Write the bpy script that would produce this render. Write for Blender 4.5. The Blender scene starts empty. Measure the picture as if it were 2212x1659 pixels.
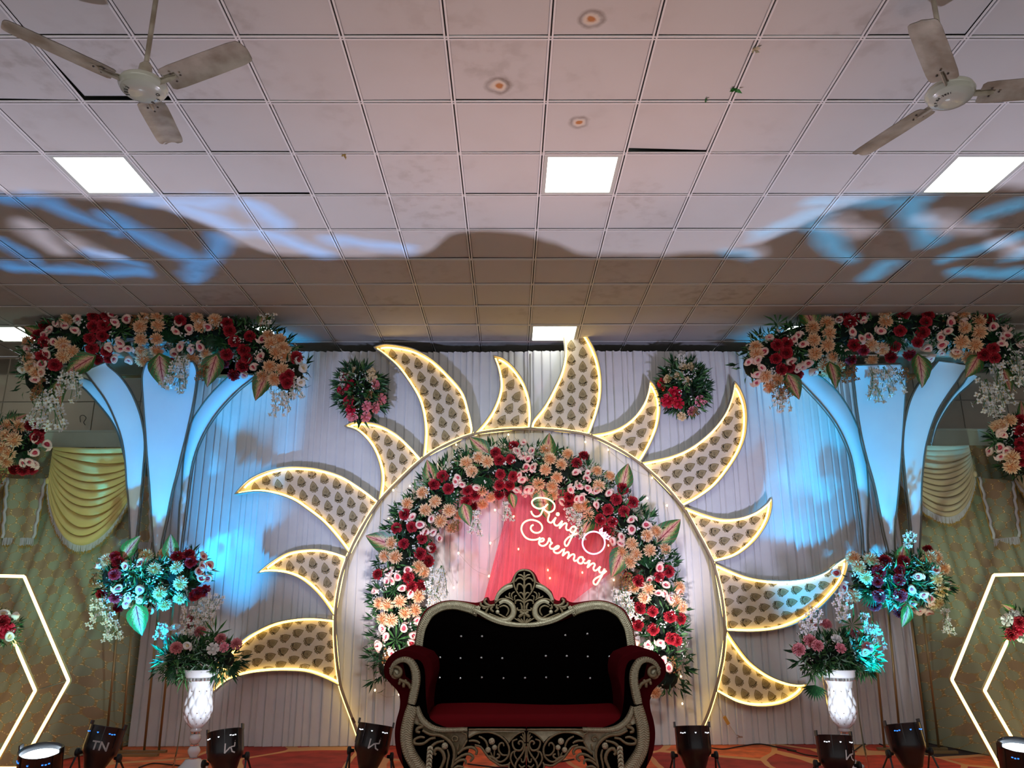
import bpy, math, random
from math import sin, cos, pi, sqrt, atan2, radians
from mathutils import Vector, Matrix, Quaternion, noise
S = bpy.context.scene
COL = S.collection

# ------------------------------------------------------------ camera
FPX, TH, PSI, RHO = 1692.28, .275568, .0043821, -.0028939
HC = 1.48
def _w(v): return Vector((v[0]*cos(PSI)+v[1]*sin(PSI), -v[0]*sin(PSI)+v[1]*cos(PSI), v[2]))
_F = _w((0, cos(TH), sin(TH))); _R0 = _w((1, 0, 0)); _U0 = _w((0, -sin(TH), cos(TH)))
_R = _R0*cos(RHO)+_U0*sin(RHO); _U = _U0*cos(RHO)-_R0*sin(RHO)
cam = bpy.data.objects.new('camera', bpy.data.cameras.new('camera')); COL.objects.link(cam)
cam.data.sensor_width = 36; cam.data.lens = FPX*36/2212
cam.matrix_world = Matrix(((_R.x, _U.x, -_F.x, 0), (_R.y, _U.y, -_F.y, 0), (_R.z, _U.z, -_F.z, HC), (0, 0, 0, 1)))
cam.data.clip_start = .05
S.camera = cam
def ray(x, y): return _F+_R*((x-1106)/FPX)-_U*((y-829.5)/FPX)
def P(x, y, Y):
    d = ray(x, y); return d*(Y/d.y)+Vector((0, 0, HC))
def PZ(x, y, z):
    d = ray(x, y); return d*((z-HC)/d.z)+Vector((0, 0, HC))
def mpp(x, y, Y): return (P(x+1, y, Y)-P(x, y, Y)).length     # metres per photo pixel on plane Y

# ------------------------------------------------------------ world, exposure, lights
S.view_settings.view_transform = 'Standard'; S.view_settings.look = 'None'
S.view_settings.exposure = 0; S.view_settings.gamma = 1
S.view_settings.use_curve_mapping = False
S.cycles.use_denoising = True
S.cycles.max_bounces = 6; S.cycles.diffuse_bounces = 3; S.cycles.glossy_bounces = 3
S.cycles.transparent_max_bounces = 8; S.cycles.caustics_reflective = False; S.cycles.caustics_refractive = False
S.cycles.sample_clamp_indirect = 4
wd = bpy.data.worlds.new('world'); S.world = wd; wd.use_nodes = True
wd.node_tree.nodes['Background'].inputs[0].default_value = (.97, .97, 1.0, 1)
wd.node_tree.nodes['Background'].inputs[1].default_value = .33

def aim(o, target):
    d = Vector(target)-o.location
    o.rotation_euler = d.to_track_quat('-Z', 'Y').to_euler()
def spot(name, loc, target, color, power, size=60, blend=.5, radius=.06):
    l = bpy.data.lights.new(name, 'SPOT'); l.energy = power; l.color = color
    l.spot_size = radians(size); l.spot_blend = blend; l.shadow_soft_size = radius
    o = bpy.data.objects.new(name, l); COL.objects.link(o); o.location = loc; aim(o, target); return o
def area(name, loc, target, color, power, sx, sy):
    l = bpy.data.lights.new(name, 'AREA'); l.energy = power; l.color = color; l.shape = 'RECTANGLE'; l.size = sx; l.size_y = sy
    o = bpy.data.objects.new(name, l); COL.objects.link(o); o.location = loc; aim(o, target); return o
ZC = HC+3.20211; X0 = .24904; Y0 = 3.86114; T = .61
YC = 9.37                                    # curtain plane
BLUE = (0.0, .42, 1.0)
spot('pink_beam', (.15, 7.35, .30), P(1150, 1180, 9.3), (1, .20, .27), 230, 52, .9, .06)
spot('curtain_wash', (-2.9, 4.4, .3), P(860, 1030, 9.3), (.52, .62, 1), 760, 40, 1, .18)  # added low spots out of view, tint the curtain lavender
spot('curtain_wash', (3.3, 4.4, .3), P(1460, 1030, 9.3), (.62, .64, 1), 760, 40, 1, .18)  # right-hand one of the two added washes
spot('blue_beam', (P(505, 1500, 8.6).x, 8.6, .15), P(500, 960, 9.37), (0.0, .42, 1), 850, 36, 1, .08)  # added lamp without a can, turns the curtain beside the pillar blue
spot('blue_beam', (P(1735, 1500, 8.6).x, 8.6, .15), P(1750, 960, 9.37), (0.0, .46, 1), 850, 36, 1, .08)  # its twin on the right, likewise added without a can
spot('curtain_fill', (.3, 3.6, 3.5), (.3, 9.3, 1.9), (.84, .97, 1), 340, 58, 1, .25)  # added unseen spot, cool fill on the middle curtain and sofa
area('front_fill', (0, -1.0, 4.2), (0, 9, 1.6), (1, .96, .92), 62, 9, 1)  # unseen area lamp behind the camera, soft front fill on the stage

# added lamps whose masks imitate ceiling patches: one node network works in ceiling-plane metres
def gobo(name, loc, color, power, build, radius=.02, size=160):
    l = bpy.data.lights.new(name, 'SPOT'); l.energy = power; l.color = color; l.spot_size = radians(size)
    l.spot_blend = .2; l.shadow_soft_size = radius; l.use_nodes = True
    o = bpy.data.objects.new(name, l); COL.objects.link(o); o.location = loc; o.rotation_euler = (pi, 0, 0)
    nt = l.node_tree; N = nt.nodes; L = nt.links
    em = [n for n in N if n.type == 'EMISSION'][0]
    tc = N.new('ShaderNodeTexCoord'); sx = N.new('ShaderNodeSeparateXYZ'); L.new(tc.outputs['Normal'], sx.inputs[0])
    def m(op, a, b=None, c=None, clamp=False):
        n = N.new('ShaderNodeMath'); n.operation = op; n.use_clamp = clamp
        for i, v in enumerate((a, b, c)):
            if v is None: continue
            if isinstance(v, (int, float)): n.inputs[i].default_value = v
            else: L.new(v, n.inputs[i])
        return n.outputs[0]
    h = ZC-loc[2]
    az = m('ABSOLUTE', sx.outputs[2])
    u = m('DIVIDE', sx.outputs[0], az); v = m('DIVIDE', sx.outputs[1], az)
    X = m('MULTIPLY_ADD', u, h, loc[0]); Y = m('MULTIPLY_ADD', v, -h, loc[1])
    r2 = m('ADD', m('MULTIPLY', u, u), m('MULTIPLY', v, v))
    fall = m('POWER', m('ADD', r2, 1), 2.0)
    nz = N.new('ShaderNodeTexNoise'); cb = N.new('ShaderNodeCombineXYZ'); L.new(X, cb.inputs[0]); L.new(Y, cb.inputs[1]); L.new(cb.outputs[0], nz.inputs['Vector'])
    nz.inputs['Scale'].default_value = 1.6; nz.inputs['Detail'].default_value = 3
    nv = m('SUBTRACT', nz.outputs[0], .5)
    nz2 = N.new('ShaderNodeTexNoise'); L.new(cb.outputs[0], nz2.inputs['Vector']); nz2.inputs['Scale'].default_value = 2.3; nz2.inputs['Detail'].default_value = 2
    nv2 = m('SUBTRACT', nz2.outputs[0], .5)
    def fcurve(x, pts, lo, hi, vmin, vmax):
        fx = m('DIVIDE', m('SUBTRACT', x, lo), hi-lo, clamp=True)
        c = N.new('ShaderNodeFloatCurve'); cv = c.mapping.curves[0]
        pts = [((a-lo)/(hi-lo), (b-vmin)/(vmax-vmin)) for a, b in pts]
        while len(cv.points) < len(pts): cv.points.new(.5, .5)
        for p, q in zip(cv.points, pts): p.location = q
        c.mapping.update(); L.new(fx, c.inputs['Value'])
        return m('MULTIPLY_ADD', c.outputs[0], vmax-vmin, vmin)
    def caps(ax, ay, bx, by, r, soft):
        Xw = m('MULTIPLY_ADD', nv, .35, X); Yw = m('MULTIPLY_ADD', nv2, .35, Y)
        dx, dy = bx-ax, by-ay; ll = dx*dx+dy*dy+1e-6
        px = m('SUBTRACT', Xw, ax); py = m('SUBTRACT', Yw, ay)
        t = m('DIVIDE', m('ADD', m('MULTIPLY', px, dx), m('MULTIPLY', py, dy)), ll, clamp=True)
        ex = m('SUBTRACT', px, m('MULTIPLY', t, dx)); ey = m('SUBTRACT', py, m('MULTIPLY', t, dy))
        d = m('SQRT', m('ADD', m('MULTIPLY', ex, ex), m('MULTIPLY', ey, ey)))
        return m('SUBTRACT', 1, m('DIVIDE', m('SUBTRACT', d, r-soft), 2*soft, clamp=True))
    val = build(m, X, Y, nv, nv2, fcurve, caps)
    L.new(m('MULTIPLY', val, fall), em.inputs['Strength'])
    return o
def cpt(x, y):
    p = PZ(x, y, ZC); return p.x, p.y
def wash(m, X, Y, nv, nv2, fc, caps):
    # rear limit of the washed part of the ceiling, metres
    pts = [(-7.5, 5.9), (-4.6, 5.65), (-3.4, 5.75), (-2.6, 6.3), (-2.0, 6.86), (-.9, 6.86), (-.3, 6.35), (.4, 6.6), (.9, 6.86), (1.9, 6.80), (2.5, 6.35), (3.0, 5.8), (4.0, 5.6), (7.5, 5.9)]
    cut = fc(X, pts, -7.5, 7.5, 5.3, 7.2)
    cut = m('MINIMUM', m('MULTIPLY_ADD', nv, .22, cut), 6.90)
    a = m('SUBTRACT', 1, m('DIVIDE', m('SUBTRACT', Y, m('SUBTRACT', cut, .10)), .14, clamp=True))
    near = m('MULTIPLY_ADD', m('DIVIDE', m('SUBTRACT', Y, 3.2), 2.4, clamp=True), .72, .28)
    out = m('MULTIPLY', a, near)
    hard = m('LESS_THAN', Y, 6.91)
    for (ax, ay, bx, by, r) in [(60, 490, 130, 545, 22), (150, 520, 250, 560, 16), (455, 470, 520, 520, 22), (610, 480, 690, 540, 16), (1800, 480, 1860, 500, 24), (2010, 470, 2100, 500, 22), (2150, 520, 2212, 545, 20), (1640, 470, 1700, 440, 26), (1560, 530, 1640, 545, 18)]:
        A = cpt(ax, ay); B = cpt(bx, by)
        out = m('MAXIMUM', out, m('MULTIPLY', caps(*A, *B, r*.0046, .10), .8))
    return m('MULTIPLY', out, hard)
def blues(lst):
    def f(m, X, Y, nv, nv2, fc, caps):
        out = None
        for (ax, ay, bx, by, r) in lst:
            A = cpt(ax, ay); B = cpt(bx, by)
            c = caps(*A, *B, r*.0050, .09)
            out = c if out is None else m('MAXIMUM', out, c)
        return out
    return f
gobo('ceiling_wash', (0.2, 5.6, .3), (.80, .78, 1.0), 430, wash)
gobo('ceiling_blue', (-3.3, 6.0, .3), (.0, .36, 1), 700, blues([(240, 470, 420, 565, 20), (120, 440, 250, 500, 16), (300, 430, 470, 440, 16), (390, 450, 520, 500, 22), (470, 520, 420, 600, 18), (520, 440, 600, 480, 20), (570, 500, 690, 548, 22), (20, 575, 300, 590, 20), (0, 520, 60, 560, 14), (200, 545, 300, 575, 16), (0, 430, 90, 430, 18), (720, 520, 880, 540, 16)]))
gobo('ceiling_blue', (3.6, 6.0, .3), (.0, .44, .9), 650, blues([(1760, 440, 1990, 432, 18), (1640, 510, 1780, 460, 18), (1760, 480, 1830, 560, 20), (1960, 440, 2010, 520, 22), (1920, 570, 1880, 598, 18), (2060, 590, 2212, 592, 18), (2040, 560, 2200, 510, 18), (2130, 470, 2212, 440, 16), (1580, 545, 1620, 550, 14), (2190, 560, 2212, 540, 14)]))
spot('ceiling_warm', (.9, 5.2, .3), (.3, 4.3, ZC), (1, .45, .20), 230, 60, 1, .2)  # added unseen spot that warms the middle of the ceiling

# ------------------------------------------------------------ materials
MATS = {}
def mat(name, col, rough=.6, metal=0, emit=None, es=0, sheen=0, noise_=None, spec=None, coat=0, alpha=1, trans=0):
    if name in MATS: return MATS[name]
    m = bpy.data.materials.new(name); m.use_nodes = True
    b = m.node_tree.nodes['Principled BSDF']
    b.inputs['Base Color'].default_value = (*col, 1); b.inputs['Roughness'].default_value = rough
    b.inputs['Metallic'].default_value = metal; b.inputs['Alpha'].default_value = alpha
    if emit: b.inputs['Emission Color'].default_value = (*emit, 1); b.inputs['Emission Strength'].default_value = es
    if sheen: b.inputs['Sheen Weight'].default_value = sheen
    if spec is not None: b.inputs['Specular IOR Level'].default_value = spec
    if coat: b.inputs['Coat Weight'].default_value = coat
    if trans: b.inputs['Transmission Weight'].default_value = trans
    if noise_:                      # (second colour, scale, bias)
        nt = m.node_tree; c2, sc, bump = noise_
        tc = nt.nodes.new('ShaderNodeTexCoord'); n = nt.nodes.new('ShaderNodeTexNoise'); n.inputs['Scale'].default_value = sc; n.inputs['Detail'].default_value = 4
        nt.links.new(tc.outputs['Object'], n.inputs['Vector'])
        r = nt.nodes.new('ShaderNodeValToRGB'); r.color_ramp.elements[0].position = .35; r.color_ramp.elements[1].position = .65
        r.color_ramp.elements[0].color = (*col, 1); r.color_ramp.elements[1].color = (*c2, 1)
        nt.links.new(n.outputs[0], r.inputs[0]); nt.links.new(r.outputs[0], b.inputs['Base Color'])
        if bump:
            bp = nt.nodes.new('ShaderNodeBump'); bp.inputs['Strength'].default_value = bump; bp.inputs['Distance'].default_value = .01
            nt.links.new(n.outputs[0], bp.inputs['Height']); nt.links.new(bp.outputs[0], b.inputs['Normal'])
    MATS[name] = m; return m
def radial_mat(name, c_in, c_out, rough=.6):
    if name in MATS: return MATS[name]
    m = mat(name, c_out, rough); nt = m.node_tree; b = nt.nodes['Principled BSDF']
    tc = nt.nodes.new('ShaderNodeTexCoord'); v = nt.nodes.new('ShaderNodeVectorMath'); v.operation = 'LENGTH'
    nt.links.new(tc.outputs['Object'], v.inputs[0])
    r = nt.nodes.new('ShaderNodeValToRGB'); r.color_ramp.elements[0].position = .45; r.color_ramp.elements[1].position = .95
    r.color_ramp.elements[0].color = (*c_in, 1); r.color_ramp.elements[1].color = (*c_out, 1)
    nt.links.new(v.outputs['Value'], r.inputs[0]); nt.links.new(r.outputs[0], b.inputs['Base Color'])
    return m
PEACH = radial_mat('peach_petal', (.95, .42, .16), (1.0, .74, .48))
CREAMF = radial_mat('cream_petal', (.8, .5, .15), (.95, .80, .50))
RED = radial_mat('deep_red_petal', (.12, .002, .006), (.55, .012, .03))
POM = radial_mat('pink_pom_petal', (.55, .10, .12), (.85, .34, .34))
ANT_O = mat('blush_petal', (.95, .60, .50), .45, noise_=((1.0, .78, .68), 2.0, 0))
ANT_I = mat('magenta_throat', (.70, .10, .16), .5)
ROSE_R = mat('crimson_rose', (.62, .015, .05), .5)
ROSE_C = mat('cream_rose', (.85, .68, .42), .5)
ROSE_P = mat('pink_rose', (.85, .30, .36), .5)
WHITE = mat('white_blossom', (.88, .86, .82), .5)
STAMEN = mat('yellow_stamen', (.7, .45, .05), .6)
LEAF1 = mat('dark_leaf', (.006, .030, .012), .5, noise_=((.018, .085, .025), 9, 0), spec=.3)
LEAF2 = mat('green_leaf', (.03, .13, .03), .45, noise_=((.09, .24, .07), 8, 0))
LEAF3 = mat('dusty_leaf', (.30, .48, .36), .5)
CORE = mat('shaded_core', (.004, .012, .006), .9)  # filler core; shade between the leaves is put into its dark colour
BERRY = mat('brown_filler', (.30, .12, .05), .7)
def leaf_pattern(name):
    m = mat(name, (.05, .2, .05), .4); nt = m.node_tree; b = nt.nodes['Principled BSDF']
    uv = nt.nodes.new('ShaderNodeUVMap'); s = nt.nodes.new('ShaderNodeSeparateXYZ'); nt.links.new(uv.outputs[0], s.inputs[0])
    n = nt.nodes.new('ShaderNodeTexNoise'); n.inputs['Scale'].default_value = 26; nt.links.new(uv.outputs[0], n.inputs['Vector'])
    def M(op, a, b_=None, cl=False):
        q = nt.nodes.new('ShaderNodeMath'); q.operation = op; q.use_clamp = cl
        for i, v in enumerate((a, b_)):
            if v is None: continue
            if isinstance(v, (int, float)): q.inputs[i].default_value = v
            else: nt.links.new(v, q.inputs[i])
        return q.outputs[0]
    ax = M('ABSOLUTE', s.outputs[0])
    vein = M('ABSOLUTE', M('SINE', M('ADD', M('MULTIPLY', s.outputs[1], 16), M('MULTIPLY', ax, -8))))
    vein = M('LESS_THAN', vein, .16); mid = M('LESS_THAN', ax, .05)
    vein = M('MAXIMUM', vein, mid)
    e = M('MULTIPLY', M('ADD', M('ADD', ax, M('MULTIPLY', n.outputs[0], 1.1)), -.75), 2.2, True)
    r = nt.nodes.new('ShaderNodeValToRGB'); el = r.color_ramp.elements
    el[0].color = (.75, .34, .26, 1); el[0].position = .10; el[1].color = (.02, .13, .02, 1); el[1].position = .8
    q = el.new(.42); q.color = (.42, .50, .12, 1)
    nt.links.new(e, r.inputs[0])
    mx = nt.nodes.new('ShaderNodeMix'); mx.data_type = 'RGBA'; nt.links.new(vein, mx.inputs[0]); nt.links.new(r.outputs[0], mx.inputs[6]); mx.inputs[7].default_value = (.30, .02, .03, 1)
    nt.links.new(mx.outputs[2], b.inputs['Base Color']); return m
CALAD = leaf_pattern('variegated_leaf')
def cloth(name, col, c2=None, rough=.85, sc=40, bump=.05, sheen=.2):
    return mat(name, col, rough, noise_=(c2 or tuple(c*.93 for c in col), sc, bump), sheen=sheen, spec=.2)
CURT = cloth('white_curtain_cloth', (.74, .73, .72), (.70, .69, .69), sc=6, bump=.02)
PETAL = cloth('white_stretch_cloth', (.78, .80, .82), (.74, .76, .80), sc=3, bump=.02, sheen=0)
GREYPIPE = mat('dark_pipe', (.16, .15, .12), .45, .5)
GOLDPIPE = mat('brass_pipe', (.34, .24, .11), .4, .6)
LED = mat('warm_led', (1, .8, .4), .5, emit=(1, .66, .15), es=5)
LEDW = mat('amber_led', (1, .8, .4), .5, emit=(1, .64, .22), es=4.2)
NEON = mat('cream_neon', (1, .9, .6), .5, emit=(1, .82, .42), es=1.5)
NEONP = mat('pink_neon', (1, .7, .9), .5, emit=(1, .60, .90), es=1.5)
BULB = mat('fairy_bulb', (1, .8, .4), .5, emit=(1, .66, .25), es=16)
PANEL = cloth('cream_ray_cloth', (.62, .56, .47), (.58, .52, .44), sc=8)
GOLDPR = mat('gold_print', (.25, .19, .09), .5, .1)
BLACKM = mat('black_housing', (.010, .010, .011), .32, coat=.3)
BLACKR = mat('black_rubber', (.008, .008, .008), .6)
VELB = mat('black_velvet', (.0015, .001, .001), 1, spec=.0)
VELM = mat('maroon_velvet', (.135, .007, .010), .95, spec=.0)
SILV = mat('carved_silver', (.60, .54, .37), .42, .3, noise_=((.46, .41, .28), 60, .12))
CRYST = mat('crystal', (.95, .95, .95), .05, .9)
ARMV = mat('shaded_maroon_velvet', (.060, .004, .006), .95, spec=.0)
VASEW = mat('white_gloss', (.80, .80, .84), .18, coat=.5)
TILE = mat('ceiling_tile', (.50, .485, .46), .8)
RAIL = mat('grid_rail', (.68, .66, .64), .5)
GAP = mat('dark_gap', (.01, .009, .008), .9)
WOODT = mat('wall_board', (.58, .50, .38), .7, noise_=((.52, .45, .34), 3, .02))
LIGHTP = mat('light_diffuser', (1, 1, 1), .5, emit=(.93, 1, .90), es=4)
FANM = mat('dusty_fan_metal', (.24, .19, .13), .4, .1, noise_=((.46, .41, .32), 7, .05))
FANH = mat('fan_hub_enamel', (.46, .45, .36), .18, coat=.4)
FRAMEG = mat('panel_frame_grey', (.45, .46, .42), .5)

def hollow_shade(m, dark):      # shade painted into the hollows of the carving to bring out relief
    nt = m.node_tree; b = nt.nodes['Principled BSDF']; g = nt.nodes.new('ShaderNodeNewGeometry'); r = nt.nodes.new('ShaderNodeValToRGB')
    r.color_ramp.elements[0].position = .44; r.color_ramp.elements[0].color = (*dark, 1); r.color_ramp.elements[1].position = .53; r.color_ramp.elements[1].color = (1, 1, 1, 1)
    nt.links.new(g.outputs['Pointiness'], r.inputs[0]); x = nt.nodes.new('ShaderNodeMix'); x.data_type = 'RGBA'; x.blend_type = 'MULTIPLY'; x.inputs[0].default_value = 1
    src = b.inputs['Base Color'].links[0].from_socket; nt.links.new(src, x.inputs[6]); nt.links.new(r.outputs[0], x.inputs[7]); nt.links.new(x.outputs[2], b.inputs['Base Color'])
hollow_shade(SILV, (.42, .36, .28))
# tile grime and water stains fixed to the tiles themselves (world metres)
def tile_nodes():
    nt = TILE.node_tree; N = nt.nodes; L = nt.links; b = N['Principled BSDF']
    g = N.new('ShaderNodeNewGeometry')
    def M(op, a, b_=None, cl=False):
        q = N.new('ShaderNodeMath'); q.operation = op; q.use_clamp = cl
        for i, v in enumerate((a, b_)):
            if v is None: continue
            if isinstance(v, (int, float)): q.inputs[i].default_value = v
            else: L.new(v, q.inputs[i])
        return q.outputs[0]
    def noise_(sc, det=4):
        n = N.new('ShaderNodeTexNoise'); n.inputs['Scale'].default_value = sc; n.inputs['Detail'].default_value = det
        L.new(g.outputs['Position'], n.inputs['Vector']); return n.outputs[0]
    def mixc(f, a, c):
        x = N.new('ShaderNodeMix'); x.data_type = 'RGBA'; L.new(f, x.inputs[0]); L.new(a, x.inputs[6]) if not isinstance(a, tuple) else setattr(x.inputs[6], 'default_value', a)
        x.inputs[7].default_value = c; return x.outputs[2]
    n1 = noise_(1.1); n2 = noise_(9, 6)
    gr = M('MULTIPLY', M('MULTIPLY', M('SUBTRACT', n1, .52), 5, True), M('MULTIPLY', M('SUBTRACT', n2, .47), 6, True))
    base = mixc(M('MULTIPLY', gr, .45), (.52, .50, .475, 1), (.20, .15, .11, 1))
    base = mixc(M('MULTIPLY', M('SUBTRACT', noise_(2.2), .45), .9, True), base, (.44, .40, .36, 1))
    for (x, y, s) in [(1278, 42, 1), (1077, 187, 1.15), (1250, 265, .95)]:
        p = PZ(x, y, ZC)
        v = N.new('ShaderNodeVectorMath'); v.operation = 'DISTANCE'; L.new(g.outputs['Position'], v.inputs[0]); v.inputs[1].default_value = (p.x, p.y, ZC)
        d = M('MULTIPLY', M('ADD', v.outputs['Value'], M('MULTIPLY', M('SUBTRACT', noise_(14), .5), .045)), 1/s)
        ring = M('MULTIPLY', M('SUBTRACT', 1, M('MULTIPLY', M('ABSOLUTE', M('SUBTRACT', d, .062)), 38), True), M('MULTIPLY', n2, 1.5))
        base = mixc(M('MULTIPLY', ring, .75), base, (.12, .08, .045, 1))
        pale = M('SUBTRACT', 1, M('MULTIPLY', M('SUBTRACT', d, .035), 60, True), True)
        base = mixc(pale, base, (.60, .52, .42, 1))
        core = M('SUBTRACT', 1, M('MULTIPLY', M('SUBTRACT', d, .018), 80, True), True)
        base = mixc(core, base, (.42, .17, .05, 1))
    L.new(base, b.inputs['Base Color'])
tile_nodes()

# ------------------------------------------------------------ object helpers
def tagged(o, label=None, cat=None, group=None, kind=None):
    if label: o['label'] = label
    if cat: o['category'] = cat
    if group: o['group'] = group
    if kind: o['kind'] = kind
    return o
def empty(name, loc, label=None, cat=None, group=None, kind=None):
    o = bpy.data.objects.new(name, None); COL.objects.link(o); o.location = loc; o.empty_display_size = .1
    return tagged(o, label, cat, group, kind)
def link(name, me, parent=None):
    o = bpy.data.objects.new(name, me); COL.objects.link(o)
    if parent is not None:
        o.parent = parent; o.matrix_parent_inverse = Matrix.Translation(-wloc(parent))
    return o
def wloc(o):
    v = Vector(o.location); p = o.parent
    return v if p is None else v      # world positions are stored on every parent (parts are built in world metres)
class MB:
    def __init__(s): s.v = []; s.f = []; s.m = []; s.uv = {}
    def add(s, vs, fs, mi=0):
        b = len(s.v); s.v += [tuple(v) for v in vs]; s.f += [tuple(b+i for i in f) for f in fs]; s.m += [mi]*len(fs); return b
    def box(s, c, d, mi=0, rot=None):
        x, y, z = d[0]/2, d[1]/2, d[2]/2
        vs = [Vector((i*x, j*y, k*z)) for k in (-1, 1) for j in (-1, 1) for i in (-1, 1)]
        if rot is not None: vs = [rot @ v for v in vs]
        s.add([v+Vector(c) for v in vs], [(0, 2, 3, 1), (4, 5, 7, 6), (0, 1, 5, 4), (2, 6, 7, 3), (0, 4, 6, 2), (1, 3, 7, 5)], mi)
    def tube(s, pts, r, n=6, mi=0, closed=False, squash=1, cap=True):
        pts = [Vector(p) for p in pts]; k = len(pts)
        if k < 2: return
        rs = r if isinstance(r, (list, tuple)) else [r]*k
        up = None; rings = []
        for i, p in enumerate(pts):
            a = pts[(i-1) % k] if (closed or i > 0) else p; b = pts[(i+1) % k] if (closed or i < k-1) else p
            t = (b-a)
            if t.length < 1e-9: t = Vector((0, 0, 1))
            t.normalize()
            if up is None: up = Vector((0, 1, 0)) if abs(t.y) < .9 else Vector((1, 0, 0))
            sd = t.cross(up)
            if sd.length < 1e-6: sd = t.orthogonal()
            sd.normalize(); u2 = sd.cross(t).normalized(); up = u2
            rings.append([p+(sd*cos(2*pi*j/n)+u2*sin(2*pi*j/n)*squash)*rs[i] for j in range(n)])
        vs = [v for rg in rings for v in rg]; fs = []
        for i in range(k if closed else k-1):
            a = i*n; b = ((i+1) % k)*n
            for j in range(n): fs.append((a+j, a+(j+1) % n, b+(j+1) % n, b+j))
        if not closed and cap: fs.append(tuple(range(n))[::-1]); fs.append(tuple((k-1)*n+j for j in range(n)))
        s.add(vs, fs, mi)
    def plate(s, pts, dy, mi=0):          # closed outline given in 3D, extruded by vector dy
        n = len(pts); dy = Vector(dy)
        s.add([Vector(p) for p in pts]+[Vector(p)+dy for p in pts], [tuple(range(n)), tuple(range(n, 2*n))[::-1]]+[(i, (i+1) % n, n+(i+1) % n, n+i) for i in range(n)], mi)
    def grid(s, nu, nv, fn, mi=0, closeu=False):
        vs = [fn(i/(nu-1 if not closeu else nu), j/(nv-1)) for j in range(nv) for i in range(nu)]
        fs = []
        for j in range(nv-1):
            for i in range(nu if closeu else nu-1): fs.append((j*nu+i, j*nu+(i+1) % nu, (j+1)*nu+(i+1) % nu, (j+1)*nu+i))
        return s.add(vs, fs, mi)
    def lathe(s, prof, c=(0, 0, 0), n=24, mi=0, rot=None, cap=True, mod=None):
        c = Vector(c); vs = []
        for (r, z) in prof:
            for j in range(n):
                a = 2*pi*j/n; rr = r*(mod(a, z) if mod else 1); v = Vector((cos(a)*rr, sin(a)*rr, z))
                if rot is not None: v = rot @ v
                vs.append(v+c)
        fs = []
        for i in range(len(prof)-1):
            for j in range(n): fs.append((i*n+j, i*n+(j+1) % n, (i+1)*n+(j+1) % n, (i+1)*n+j))
        if cap: fs.append(tuple(range(n))[::-1]); fs.append(tuple((len(prof)-1)*n+j for j in range(n)))
        s.add(vs, fs, mi)
    def ball(s, c, r, mi=0, n=8, k=5, sc=(1, 1, 1)):
        pr = [(sin(pi*i/k), -cos(pi*i/k)) for i in range(k+1)]
        c = Vector(c); vs = []; fs = []
        for (a, z) in pr:
            for j in range(n): vs.append(c+Vector((cos(2*pi*j/n)*a*r*sc[0], sin(2*pi*j/n)*a*r*sc[1], z*r*sc[2])))
        for i in range(k):
            for j in range(n): fs.append((i*n+j, i*n+(j+1) % n, (i+1)*n+(j+1) % n, (i+1)*n+j))
        s.add(vs, fs, mi)
    def mesh(s, name, mats, smooth=False):
        me = bpy.data.meshes.new(name); me.from_pydata(s.v, [], s.f)
        for m in (mats if isinstance(mats, (list, tuple)) else [mats]): me.materials.append(m)
        me.polygons.foreach_set('material_index', s.m)
        if smooth: me.polygons.foreach_set('use_smooth', [True]*len(s.f))
        me.update(); return me
    def build(s, name, mats, parent=None, smooth=False):
        return link(name, s.mesh(name, mats, smooth), parent)
def cr(pts, n=6, closed=False):         # Catmull-Rom through traced points
    pts = [Vector(p) for p in pts]; k = len(pts); out = []
    if k < 3 and not closed: 
        return [pts[0].lerp(pts[1], i/n) for i in range(n+1)]
    seg = k if closed else k-1
    for i in range(seg):
        if closed: p0, p1, p2, p3 = pts[(i-1) % k], pts[i], pts[(i+1) % k], pts[(i+2) % k]
        else: p0, p1, p2, p3 = pts[max(i-1, 0)], pts[i], pts[i+1], pts[min(i+2, k-1)]
        for j in range(n):
            t = j/n; out.append(.5*((2*p1)+(p2-p0)*t+(2*p0-5*p1+4*p2-p3)*t*t+(3*p1-p0-3*p2+p3)*t*t*t))
    if not closed: out.append(pts[-1])
    return out
def zz(pts, ox, oy, s): return [(ox+x/s, oy+y/s) for x, y in pts]
def on(pts, Y): return [P(p[0], p[1], Y) for p in pts]
def resample(pts, step):
    pts = [Vector(p) for p in pts]; out = [pts[0].copy()]; acc = 0
    for a, b in zip(pts, pts[1:]):
        l = (b-a).length
        while acc+l >= step:
            t = (step-acc)/l; a = a.lerp(b, t); out.append(a.copy()); l = (b-a).length; acc = 0
            if l < 1e-9: break
        acc += l
    return out
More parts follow.
